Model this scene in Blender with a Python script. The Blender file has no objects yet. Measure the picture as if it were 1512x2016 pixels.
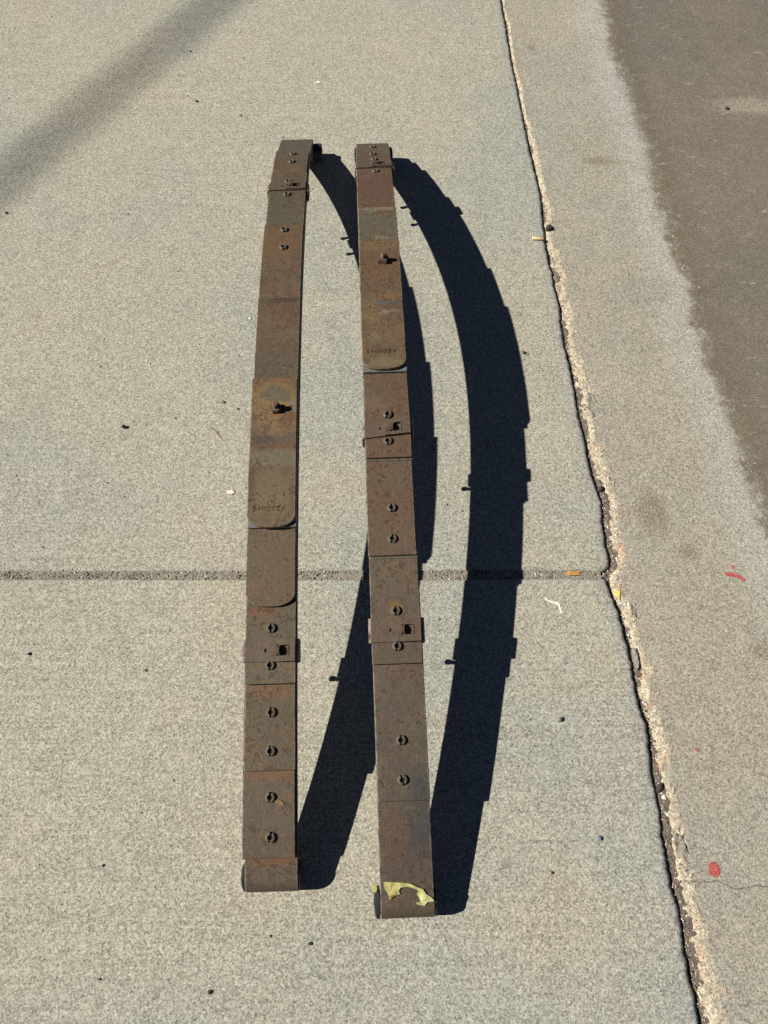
import bpy, bmesh, math, random
import numpy as np
from mathutils import Vector, Matrix, noise as mnoise

random.seed(11)
SC = bpy.context.scene
COL = SC.collection

# ------------------------------------------------------------------ camera
CAM_H = 1.36
cd = bpy.data.cameras.new('camera')
cam = bpy.data.objects.new('camera', cd)
COL.objects.link(cam)
right = Vector((1.0, -0.00077, -0.0004)).normalized()
fwd = Vector((0.0, 0.46220, -0.88677)).normalized()
up = right.cross(fwd).normalized()
right = fwd.cross(up).normalized()
cam.matrix_world = Matrix(((right.x, up.x, -fwd.x, 0), (right.y, up.y, -fwd.y, 0),
                           (right.z, up.z, -fwd.z, CAM_H), (0, 0, 0, 1)))
cd.sensor_fit = 'VERTICAL'
cd.sensor_height = 24.0
cd.lens = 1490.4 / 2016 * 24.0
cd.clip_start = 0.05
cd.clip_end = 900
SC.camera = cam

# ------------------------------------------------------------------ light
SUN_V = Vector((1.1878, 0.0915, -1.0)).normalized()      # the way the light travels
ELEV = math.asin(-SUN_V.z)
world = bpy.data.worlds.new('World')
SC.world = world
world.use_nodes = True
wn = world.node_tree
bg = wn.nodes['Background']
sky = wn.nodes.new('ShaderNodeTexSky')
sky.sky_type = 'NISHITA'
sky.sun_disc = False
sky.sun_elevation = ELEV
sky.sun_rotation = math.atan2(-SUN_V.x, -SUN_V.y)
sky.altitude = 2200
sky.air_density = 0.30
sky.dust_density = 0.4
sky.ozone_density = 0.0
bg.inputs['Strength'].default_value = 0.05
wn.links.new(sky.outputs['Color'], bg.inputs['Color'])
sl = bpy.data.lights.new('sun', 'SUN')
sl.energy = 5.0
sl.angle = math.radians(0.5)
sl.color = (1.0, 0.96, 0.875)
sun = bpy.data.objects.new('sun', sl)
COL.objects.link(sun)
sun.rotation_euler = SUN_V.to_track_quat('-Z', 'Y').to_euler()
sun.location = (-8, 0, 9)
vs = SC.view_settings
SC.display_settings.display_device = 'sRGB'
vs.view_transform = 'Standard'
vs.look = 'None'
vs.exposure = 0.58
vs.gamma = 1.0
vs.use_curve_mapping = False
SC.cycles.use_denoising = False


# ------------------------------------------------------------------ node helpers
class NT:
    def __init__(self, name):
        self.m = bpy.data.materials.new(name)
        self.m.use_nodes = True
        self.t = self.m.node_tree
        self.b = self.t.nodes['Principled BSDF']
        self.co = self.n('ShaderNodeTexCoord').outputs['Object']

    def n(self, typ, **kw):
        x = self.t.nodes.new(typ)
        for k, v in kw.items():
            setattr(x, k, v)
        return x

    def put(self, sock, v):
        if isinstance(v, bpy.types.NodeSocket):
            self.t.links.new(v, sock)
        elif isinstance(v, tuple) and len(v) == 3 and sock.type == 'RGBA':
            sock.default_value = (*v, 1)
        else:
            sock.default_value = v

    def math(self, op, a, b=0.0, c=None, clamp=False):
        x = self.n('ShaderNodeMath', operation=op, use_clamp=clamp)
        self.put(x.inputs[0], a)
        self.put(x.inputs[1], b)
        if c is not None:
            self.put(x.inputs[2], c)
        return x.outputs[0]

    def noise(self, scale, detail=3.0, rough=0.55, co=None, dist=0.0, off=None, w=None):
        x = self.n('ShaderNodeTexNoise')
        c = co or self.co
        # keep every octave's lattice well away from the origin
        o = off or (0.0, 0.0, 0.0)
        c = self.vadd(c, (o[0] + 31.713 + 1.37 * (scale % 7.3), o[1] + 17.391 + 0.83 * (scale % 5.1), o[2] + 5.127))
        self.put(x.inputs['Vector'], c)
        x.inputs['Scale'].default_value = scale
        x.inputs['Detail'].default_value = detail
        x.inputs['Roughness'].default_value = rough
        x.inputs['Distortion'].default_value = dist
        return x.outputs['Fac']

    def vadd(self, c, off):
        x = self.n('ShaderNodeVectorMath', operation='ADD')
        self.put(x.inputs[0], c)
        self.put(x.inputs[1], off)
        return x.outputs[0]

    def vmul(self, c, s):
        x = self.n('ShaderNodeVectorMath', operation='MULTIPLY')
        self.put(x.inputs[0], c)
        self.put(x.inputs[1], s)
        return x.outputs[0]

    def voro(self, scale, feature='F1', co=None, rnd=1.0):
        x = self.n('ShaderNodeTexVoronoi', feature=feature)
        self.put(x.inputs['Vector'], self.vadd(co or self.co, (13.713 + 0.91 * (scale % 6.1), 9.391, 3.127)))
        x.inputs['Scale'].default_value = scale
        x.inputs['Randomness'].default_value = rnd
        return x

    def step(self, v, a, b, lo=0.0, hi=1.0):
        x = self.n('ShaderNodeMapRange', interpolation_type='SMOOTHSTEP')
        self.put(x.inputs['Value'], v)
        self.put(x.inputs['From Min'], a)
        self.put(x.inputs['From Max'], b)
        x.inputs['To Min'].default_value = lo
        x.inputs['To Max'].default_value = hi
        return x.outputs['Result']

    def mix(self, f, a, b, mode='MIX'):
        x = self.n('ShaderNodeMix', data_type='RGBA', blend_type=mode)
        self.put(x.inputs[0], f)
        self.put(x.inputs[6], a)
        self.put(x.inputs[7], b)
        return x.outputs[2]

    def scale(self, col, f):
        """colour times a scalar socket"""
        x = self.n('ShaderNodeVectorMath', operation='SCALE')
        self.put(x.inputs[0], col)
        self.put(x.inputs['Scale'], f)
        return x.outputs[0]

    def ramp(self, f, stops):
        x = self.n('ShaderNodeValToRGB')
        e = x.color_ramp.elements
        while len(e) < len(stops):
            e.new(0.5)
        for k, (p, c) in enumerate(stops):
            e[k].position = p
            e[k].color = (*c, 1)
        self.put(x.inputs[0], f)
        return x.outputs[0]

    def attr(self, name):
        return self.n('ShaderNodeAttribute', attribute_name=name).outputs['Fac']

    def xyz(self, c=None):
        x = self.n('ShaderNodeSeparateXYZ')
        self.put(x.inputs[0], c or self.co)
        return x.outputs

    def bump(self, h, dist, strength=1.0, nrm=None):
        x = self.n('ShaderNodeBump')
        self.put(x.inputs['Height'], h)
        x.inputs['Distance'].default_value = dist
        x.inputs['Strength'].default_value = strength
        if nrm is not None:
            self.put(x.inputs['Normal'], nrm)
        return x.outputs['Normal']

    def spot(self, cx, cy, rx, ry, edge, rough_amt, nz):
        """noise-edged elliptical patch mask"""
        s = self.xyz()
        dx = self.math('DIVIDE', self.math('SUBTRACT', s[0], cx), rx)
        dy = self.math('DIVIDE', self.math('SUBTRACT', s[1], cy), ry)
        d = self.math('SQRT', self.math('ADD', self.math('MULTIPLY', dx, dx), self.math('MULTIPLY', dy, dy)))
        d = self.math('ADD', d, self.math('MULTIPLY', self.math('SUBTRACT', nz, 0.5), rough_amt))
        return self.step(d, 1 - edge, 1 + edge, 1, 0)

    def done(self, col, rough=0.9, nrm=None, metal=0.0, spec=0.3):
        self.put(self.b.inputs['Base Color'], col)
        self.put(self.b.inputs['Roughness'], rough)
        self.put(self.b.inputs['Metallic'], metal)
        self.b.inputs['Specular IOR Level'].default_value = spec
        if nrm is not None:
            self.put(self.b.inputs['Normal'], nrm)
        return self.m


def concrete(name, base, cool, grain=1.0, broom=0.0, apron=False, warm=(0.345, 0.305, 0.235)):
    t = NT(name)
    big = t.noise(1.7, 5, 0.6)
    big2 = t.noise(3.6, 4, 0.6, off=(7.3, 2.1, 0))
    mid = t.noise(26, 4, 0.6, off=(1.3, 8.1, 0))
    col = t.mix(t.step(big, 0.40, 0.66), base, cool)
    col = t.mix(t.math('MULTIPLY', t.step(big2, 0.52, 0.72), 0.55), col, warm)
    val = t.math('ADD', t.math('MULTIPLY_ADD', mid, 0.22, 0.89), t.math('MULTIPLY_ADD', big2, 0.14, -0.07))
    # sand grains of two sizes
    v1 = t.voro(430)
    g1 = t.n('ShaderNodeSeparateColor')
    t.put(g1.inputs[0], v1.outputs['Color'])
    v2 = t.voro(400)
    g2 = t.n('ShaderNodeSeparateColor')
    t.put(g2.inputs[0], v2.outputs['Color'])
    gr = t.math('ADD', t.math('MULTIPLY', t.math('SUBTRACT', g1.outputs[0], 0.5), 0.50 * grain),
                t.math('MULTIPLY', t.math('SUBTRACT', g2.outputs[0], 0.5), 0.62 * grain))
    fine = t.noise(540, 3, 0.72)
    gr = t.math('ADD', gr, t.math('MULTIPLY', t.math('SUBTRACT', fine, 0.5), 1.1 * grain))
    clump = t.noise(90, 3, 0.6, off=(4.4, 4.4, 1))
    gr = t.math('ADD', gr, t.math('MULTIPLY', t.math('SUBTRACT', clump, 0.5), 0.13 * grain))
    val = t.math('ADD', val, gr)
    if broom:
        bm_ = t.noise(1.0, 3, 0.7, co=t.vmul(t.co, (2.5, 160.0, 1.0)))
        lowp = t.step(t.noise(1.6, 2, 0.5, off=(9, 9, 0)), 0.40, 0.62)
        val = t.math('ADD', val, t.math('MULTIPLY', t.math('MULTIPLY', t.math('SUBTRACT', bm_, 0.5), lowp), broom))
    # small dark pits, few and uneven
    vp = t.voro(46)
    rnd = t.n('ShaderNodeSeparateColor')
    t.put(rnd.inputs[0], vp.outputs['Color'])
    pit = t.math('MULTIPLY', t.step(vp.outputs['Distance'], 0.03, 0.075, 1, 0), t.step(rnd.outputs[1], 0.80, 0.84))
    vp2 = t.voro(105, co=t.vadd(t.co, (9.1, 3.3, 0)))
    rnd2 = t.n('ShaderNodeSeparateColor')
    t.put(rnd2.inputs[0], vp2.outputs['Color'])
    pit2 = t.math('MULTIPLY', t.step(vp2.outputs['Distance'], 0.08, 0.20, 1, 0), t.step(t.math('ADD', rnd2.outputs[0], t.math('MULTIPLY', t.math('SUBTRACT', big2, 0.5), 0.5)), 0.80, 0.86))
    # pale specks
    vq = t.voro(70, co=t.vadd(t.co, (3.1, 5.7, 0)))
    rq = t.n('ShaderNodeSeparateColor')
    t.put(rq.inputs[0], vq.outputs['Color'])
    speck = t.math('MULTIPLY', t.step(vq.outputs['Distance'], 0.08, 0.16, 1, 0), t.step(rq.outputs[2], 0.86, 0.90))
    col = t.scale(col, t.math('MAXIMUM', val, 0.25))
    col = t.mix(t.math('MULTIPLY', pit, 0.8), col, (0.05, 0.042, 0.035))
    col = t.mix(t.math('MULTIPLY', pit2, 0.55), col, (0.11, 0.095, 0.078))
    col = t.mix(t.math('MULTIPLY', speck, 0.55), col, (0.55, 0.52, 0.45))
    h = t.math('ADD', t.math('MULTIPLY', fine, 0.6), t.math('MULTIPLY', g2.outputs[0], 0.5))
    h = t.math('ADD', h, t.math('MULTIPLY', clump, 0.25))
    h = t.math('SUBTRACT', h, t.math('ADD', t.math('MULTIPLY', pit, 1.2), t.math('MULTIPLY', pit2, 0.7)))
    if apron:
        nz = t.noise(9, 5, 0.65)
        nf = t.noise(60, 4, 0.7)
        # grime of the wheel track, with a paler washed rim before it
        sd = t.math('ADD', t.attr('grime_d'), t.math('MULTIPLY_ADD', nz, 0.09, -0.045))
        sd = t.math('ADD', sd, t.math('MULTIPLY_ADD', nf, 0.03, -0.015))
        rim = t.math('MULTIPLY', t.step(sd, -0.12, -0.03), t.step(sd, -0.02, 0.02, 1, 0))
        col = t.mix(t.math('MULTIPLY', rim, 0.55), col, t.scale((0.375, 0.365, 0.335), val))
        g = t.step(sd, -0.030, 0.034)
        spk = t.voro(120, co=t.vadd(t.co, (5.1, 2.2, 0)))
        spr_ = t.n('ShaderNodeSeparateColor')
        t.put(spr_.inputs[0], spk.outputs['Color'])
        grime = t.mix(t.step(t.noise(3.0, 5, 0.65), 0.35, 0.7), (0.160, 0.136, 0.102), (0.130, 0.115, 0.095))
        grime = t.scale(grime, t.math('MULTIPLY_ADD', t.math('SUBTRACT', val, 1.0), 0.7, 1.0))
        col = t.mix(t.math('MULTIPLY', g, 0.93), col, grime)
        chip = t.math('MULTIPLY', t.step(spk.outputs['Distance'], 0.10, 0.22, 1, 0), t.step(spr_.outputs[0], 0.88, 0.91))
        col = t.mix(t.math('MULTIPLY', t.math('MULTIPLY', chip, g), 0.6), col, (0.40, 0.37, 0.31))
        blot = t.math('MULTIPLY', t.step(t.noise(16, 5, 0.7, off=(8, 1, 4)), 0.50, 0.66), g)
        col = t.mix(t.math('MULTIPLY', blot, 0.35), col, t.scale((0.205, 0.178, 0.142), val))
        edge = t.math('MULTIPLY', t.step(sd, -0.015, 0.005), t.step(sd, 0.01, 0.10, 1, 0))
        col = t.mix(t.math('MULTIPLY', t.math('MULTIPLY', edge, t.step(nf, 0.3, 0.6)), 0.65), col, (0.125, 0.100, 0.068))
        # pale scratches in the grime
        sc = t.noise(1.0, 2, 0.6, co=t.vmul(t.co, (26.0, 70.0, 1.0)), dist=1.5)
        col = t.mix(t.math('MULTIPLY', t.math('MULTIPLY', t.step(sc, 0.66, 0.72), g), 0.5), col, (0.42, 0.38, 0.32))
        for cx, cy, rx, ry, c, s in ((0.577, 1.77, 0.040, 0.018, (0.15, 0.11, 0.06), 0.55),
                                     (0.545, 0.705, 0.028, 0.050, (0.17, 0.11, 0.085), 0.55),
                                     (0.44, 2.27, 0.012, 0.012, (0.17, 0.12, 0.08), 0.7),
                                     (0.62, 1.30, 0.09, 0.05, (0.26, 0.25, 0.22), 0.5),
                                     (0.60, 0.62, 0.02, 0.016, (0.2, 0.15, 0.11), 0.6),
                                     (0.70, 0.42, 0.015, 0.02, (0.18, 0.14, 0.11), 0.5),
                                     (1.03, 2.00, 0.10, 0.035, (0.36, 0.31, 0.25), 0.55)):
            m = t.math('MULTIPLY', t.spot(cx, cy, rx, ry, 0.5, 1.9, nf), t.step(t.math('ADD', fine, t.math('MULTIPLY', nf, 0.6)), 0.55, 0.82))
            col = t.mix(t.math('MULTIPLY', m, s), col, t.scale(c, val))
        # exposed aggregate along the broken edge
        rimm = t.attr('broken')
        rimm = t.step(t.math('ADD', rimm, t.math('MULTIPLY_ADD', nf, 0.9, -0.45)), 0.30, 0.62)
        va = t.voro(150)
        ra = t.n('ShaderNodeSeparateColor')
        t.put(ra.inputs[0], va.outputs['Color'])
        ac = t.ramp(ra.outputs[0], [(0.0, (0.34, 0.28, 0.20)), (0.35, (0.45, 0.38, 0.265)), (0.55, (0.52, 0.455, 0.325)),
                                    (0.80, (0.44, 0.38, 0.29)), (1.0, (0.30, 0.27, 0.23))])
        pk = t.step(t.noise(22, 3, 0.6, off=(2, 5, 8)), 0.60, 0.70)
        ac = t.mix(t.math('MULTIPLY', pk, 0.65), ac, (0.50, 0.29, 0.19))
        ac = t.scale(ac, t.math('MULTIPLY_ADD', t.math('SUBTRACT', val, 1.0), 1.1, 1.0))
        col = t.mix(t.math('MULTIPLY', rimm, 0.82), col, ac)
        h = t.math('ADD', h, t.math('MULTIPLY', t.math('MULTIPLY', ra.outputs[1], rimm), 0.9))
        # a hairline crack running away to the right
        s = t.xyz()
        wob = t.noise(11, 3, 0.6, co=t.vmul(t.co, (1.0, 0.0, 0.0)))
        line = t.math('ABSOLUTE', t.math('SUBTRACT', s[1], t.math('MULTIPLY_ADD', wob, 0.055, 0.004)))
        wv = t.math('MULTIPLY_ADD', nf, 0.0034, -0.0006)
        lm = t.math('MULTIPLY', t.math('LESS_THAN', line, wv), t.math('GREATER_THAN', s[0], 0.485))
        col = t.mix(t.math('MULTIPLY', lm, 0.6), col, (0.09, 0.078, 0.066))
        h = t.math('SUBTRACT', h, t.math('MULTIPLY', lm, 1.5))
    else:
        nf = t.noise(60, 4, 0.7)
        s = t.xyz()
        # dirt rubbed into the edge beside the joint
        jd = t.math('ABSOLUTE', t.math('SUBTRACT', s[1], 0.5715))
        jm = t.math('MULTIPLY', t.step(t.math('ADD', jd, t.math('MULTIPLY', nf, 0.016)), 0.010, 0.024, 1, 0), 0.55)
        col = t.mix(jm, col, t.scale((0.25, 0.235, 0.20), val))
        # greyer tone along the rounded edge
        em = t.math('MULTIPLY', t.step(t.math('ADD', t.attr('edge_d'), t.math('MULTIPLY', nf, 0.02)), 0.012, 0.045, 1, 0), 0.6)
        col = t.mix(em, col, t.scale((0.27, 0.27, 0.26), val))
    nrm = t.bump(h, 0.0014, 0.85)
    nrm = t.bump(t.noise(14, 3, 0.5), 0.004, 0.35, nrm)
    return t.done(col, 0.92, nrm, spec=0.18)


def plain(name, col, rough=0.8, var=0.25, sc=60, bump=0.0006, spec=0.3, metal=0.0):
    t = NT(name)
    a = t.noise(sc, 4, 0.65)
    b = t.noise(sc * 5, 3, 0.6)
    v = t.math('ADD', t.math('MULTIPLY_ADD', a, 2 * var, 1 - var), t.math('MULTIPLY_ADD', b, var, -var / 2))
    return t.done(t.scale(col, v), rough, t.bump(b, bump, 0.8), metal=metal, spec=spec)


def rust(name, brown=(0.112, 0.086, 0.060), red=0.4, orange=0.25, grey=0.5, seed=0.0, spots=(), edge=0.5):
    """weathered spring steel: brown oxide, redder and yellower patches, bare grey scale, pits"""
    t = NT(name)
    o = (seed * 3.7, seed * 1.9, seed * 5.3)
    n1 = t.noise(9, 5, 0.62, off=o)
    n2 = t.noise(21, 5, 0.65, off=(o[1], o[0] + 2, 3))
    n3 = t.noise(75, 5, 0.68, off=(o[2], 1, o[0]))
    n4 = t.noise(260, 4, 0.7, off=o)
    n5 = t.noise(800, 2, 0.6)
    stk = t.noise(1.0, 4, 0.65, co=t.vmul(t.co, (160.0, 42.0, 60.0)))
    col = t.mix(t.math('MULTIPLY', t.step(n1, 0.42, 0.62), grey), brown, (0.115, 0.102, 0.084))
    col = t.mix(t.math('MULTIPLY', t.step(n2, 0.48, 0.64), red), col, (0.135, 0.072, 0.046))
    ol = t.math('MULTIPLY', t.step(t.math('ADD', n3, t.math('MULTIPLY', t.math('SUBTRACT', n1, 0.5), 0.9)), 0.50, 0.68), 0.8 * orange)
    col = t.mix(ol, col, (0.205, 0.120, 0.055))
    nb = t.noise(48, 6, 0.72, off=(o[1], 4.4, o[2]), dist=0.6)
    nn = t.math('MULTIPLY_ADD', t.math('SUBTRACT', t.math('ADD', t.math('MULTIPLY', nb, 0.75), t.math('MULTIPLY', n4, 0.25)), 0.5), 4.0, 0.5)
    patch = t.math('MULTIPLY_ADD', t.step(nb, 0.34, 0.52), 0.35, 0.68)
    for cx, cy, rx, ry, c, s, e, ra in spots:
        m = t.math('MULTIPLY', t.spot(cx, cy, rx, ry, e * 0.5, ra * 0.8, nn), patch)
        col = t.mix(t.math('MULTIPLY', m, s), col, c)
    crust = t.math('MULTIPLY', t.step(t.noise(150, 5, 0.75, off=(o[0], 3, 9), dist=0.5), 0.53, 0.62), t.step(n1, 0.36, 0.56))
    col = t.mix(t.math('MULTIPLY', crust, 0.25 + 0.5 * orange), col, (0.225, 0.135, 0.068))
    blis = t.math('MULTIPLY', t.step(t.noise(120, 5, 0.7, off=(6, o[1], 2), dist=0.8), 0.545, 0.60), t.step(n2, 0.42, 0.56))
    col = t.mix(t.math('MULTIPLY', blis, 0.70), col, (0.058, 0.033, 0.022))
    bare = t.math('MULTIPLY', t.step(t.noise(85, 5, 0.72, off=(1, 6, o[0])), 0.60, 0.66), 0.5)
    col = t.mix(bare, col, (0.165, 0.145, 0.118))
    dk = t.math('MULTIPLY', t.step(n3, 0.30, 0.46, 1, 0), 0.45)
    col = t.mix(dk, col, (0.060, 0.043, 0.034))
    pits = t.step(n4, 0.30, 0.40, 1, 0)
    col = t.mix(t.math('MULTIPLY', pits, 0.55), col, (0.040, 0.028, 0.022))
    col = t.mix(t.math('MULTIPLY', t.step(stk, 0.56, 0.70), 0.30), col, (0.17, 0.135, 0.105))
    pale = t.math('MULTIPLY', t.step(n4, 0.60, 0.72), 0.40)
    col = t.mix(pale, col, (0.23, 0.185, 0.14))
    val = t.math('MULTIPLY_ADD', n5, 0.9, 0.55)
    val = t.math('MULTIPLY', val, t.math('MULTIPLY_ADD', t.noise(420, 3, 0.7, off=(3, o[0], 7)), 1.1, 0.42))
    val = t.math('MULTIPLY', val, t.math('MULTIPLY_ADD', n2, 0.5, 0.70))
    col = t.scale(col, val)
    col = t.mix(1.0, t.scale(col, 0.80), (1.0, 0.97, 0.87), 'MULTIPLY')
    # rubbed corners show paler steel
    geo = t.n('ShaderNodeNewGeometry')
    rub = t.math('MULTIPLY', t.attr('rubbed'), t.math('MULTIPLY', t.step(n3, 0.38, 0.6), edge))
    col = t.mix(rub, col, (0.25, 0.22, 0.19))
    h = t.math('ADD', t.math('MULTIPLY', n4, 0.7), t.math('MULTIPLY', n3, 0.8))
    h = t.math('ADD', h, t.math('MULTIPLY', n5, 0.25))
    h = t.math('SUBTRACT', h, t.math('MULTIPLY', blis, 0.5))
    nrm = t.bump(h, 0.0010, 0.75)
    rg = t.math('MULTIPLY_ADD', n3, 0.30, 0.50)
    return t.done(col, rg, nrm, metal=0.12, spec=0.35)


M_SLAB = concrete('slab_concrete', (0.346, 0.324, 0.258), (0.306, 0.304, 0.262), 1.0, broom=0.5)
M_APRON = concrete('apron_concrete', (0.315, 0.286, 0.226), (0.296, 0.282, 0.236), 0.95, broom=0.15, apron=True)
M_SAND = plain('joint_sand', (0.235, 0.212, 0.176), 0.95, 0.5, 240, 0.001, 0.1)
M_DIRT = plain('crack_dirt', (0.130, 0.105, 0.085), 0.95, 0.5, 260, 0.001, 0.1)
M_GROUND = plain('bare_ground', (0.16, 0.135, 0.105), 0.95, 0.3, 3, 0.01, 0.1)
M_RUBBER = plain('old_rubber', (0.020, 0.019, 0.019), 0.75, 0.4, 90, 0.001, 0.3)
M_HOLESHADE = plain('pin_hole_shade', (0.012, 0.010, 0.009), 0.8, 0.3, 90, 0.0005, 0.2)  # shade of a deep pin hole, put into the colour
M_PIN = rust('pin_steel', (0.135, 0.120, 0.104), 0.15, 0.15, 0.8, 6.1, edge=0.3)
M_CLIP = rust('clip_steel', (0.125, 0.090, 0.070), 0.45, 0.22, 0.5, 2.7, edge=0.9)
M_BOLT = rust('bolt_steel', (0.14, 0.088, 0.062), 0.6, 0.4, 0.2, 4.4)
M_ZINC = rust('bare_zinc', (0.19, 0.20, 0.215), 0.05, 0.12, 0.1, 1.1)

YEL, TAN, BLU, DRK, RED, PAL = ((0.20, 0.140, 0.065), (0.205, 0.165, 0.105), (0.100, 0.105, 0.105), (0.048, 0.036, 0.032),
                                (0.125, 0.058, 0.038), (0.24, 0.21, 0.165))
GRS = (0.050, 0.052, 0.058)
# patches are (x, y, radius x, radius y, colour, strength, edge softness, raggedness) in the spring's own metres
RUST_R = [
    rust('rust_right_main', (0.092, 0.072, 0.058), 0.15, 0.10, 0.8, 1.0,
         spots=((-0.02, 0.10, 0.025, 0.045, RED, 0.45, 0.7, 2.2), (0.0, -0.01, 0.06, 0.02, (0.12, 0.085, 0.05), 0.6, 0.5, 1.0),
                (0.03, 0.12, 0.025, 0.06, GRS, 0.7, 0.7, 1.6), (0.0, 1.68, 0.06, 0.06, (0.13, 0.115, 0.08), 0.7, 0.6, 1.0))),
    rust('rust_right_second', (0.100, 0.079, 0.063), 0.2, 0.12, 0.7, 2.0,
         spots=((0.032, 0.165, 0.02, 0.03, GRS, 0.8, 0.7, 1.4), (0.0, 0.34, 0.05, 0.02, (0.13, 0.09, 0.06), 0.5, 0.5, 1.0))),
    rust('rust_right_third', (0.112, 0.086, 0.064), 0.25, 0.22, 0.6, 3.0,
         spots=((0.0, 0.443, 0.014, 0.014, (0.21, 0.125, 0.045), 0.8, 0.5, 1.0), (0.01, 0.423, 0.05, 0.006, (0.20, 0.12, 0.05), 0.7, 0.5, 1.2))),
    rust('rust_right_fourth', (0.128, 0.086, 0.062), 0.55, 0.2, 0.3, 4.0,
         spots=((0.0, 1.69, 0.06, 0.05, (0.13, 0.11, 0.075), 0.6, 0.6, 1.0),)),
    rust('rust_right_fifth', (0.132, 0.084, 0.058), 0.7, 0.22, 0.25, 5.0,
         spots=((0.0, 1.43, 0.06, 0.075, (0.135, 0.072, 0.056), 0.7, 0.5, 0.7), (-0.02, 0.82, 0.03, 0.02, TAN, 0.35, 0.6, 2.0))),
    rust('rust_right_sixth', (0.118, 0.096, 0.070), 0.2, 0.15, 0.7, 6.0,
         spots=((0.0, 1.29, 0.06, 0.06, (0.135, 0.120, 0.085), 0.8, 0.5, 1.2), (0.0, 1.352, 0.06, 0.010, PAL, 0.8, 0.6, 2.0),
                (0.015, 1.335, 0.022, 0.012, (0.14, 0.085, 0.05), 0.8, 0.5, 1.4), (0.01, 1.245, 0.02, 0.01, PAL, 0.6, 0.7, 2.0),
                (0.0, 0.90, 0.05, 0.030, (0.17, 0.18, 0.195), 0.95, 0.3, 0.5))),
    rust('rust_right_top', (0.130, 0.090, 0.058), 0.35, 0.6, 0.25, 7.0,
         spots=((0.0, 1.16, 0.05, 0.06, (0.15, 0.088, 0.052), 0.7, 0.5, 1.0), (0.0, 1.215, 0.05, 0.015, YEL, 0.6, 0.6, 1.2),
                (-0.025, 1.055, 0.02, 0.010, BLU, 0.9, 0.5, 1.6), (0.012, 1.048, 0.04, 0.006, BLU, 0.8, 0.5, 1.6),
                (0.015, 1.068, 0.035, 0.006, (0.21, 0.115, 0.055), 0.8, 0.5, 1.5), (-0.025, 1.03, 0.02, 0.03, YEL, 0.7, 0.6, 1.4),
                (0.012, 1.026, 0.014, 0.008, PAL, 0.8, 0.3, 2.2), (-0.02, 0.962, 0.014, 0.012, TAN, 0.75, 0.4, 2.4),
                (0.0, 0.905, 0.038, 0.012, (0.185, 0.155, 0.09), 0.85, 0.5, 1.0), (0.0, 1.26, 0.06, 0.01, TAN, 0.5, 0.5, 1.0)))]
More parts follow.
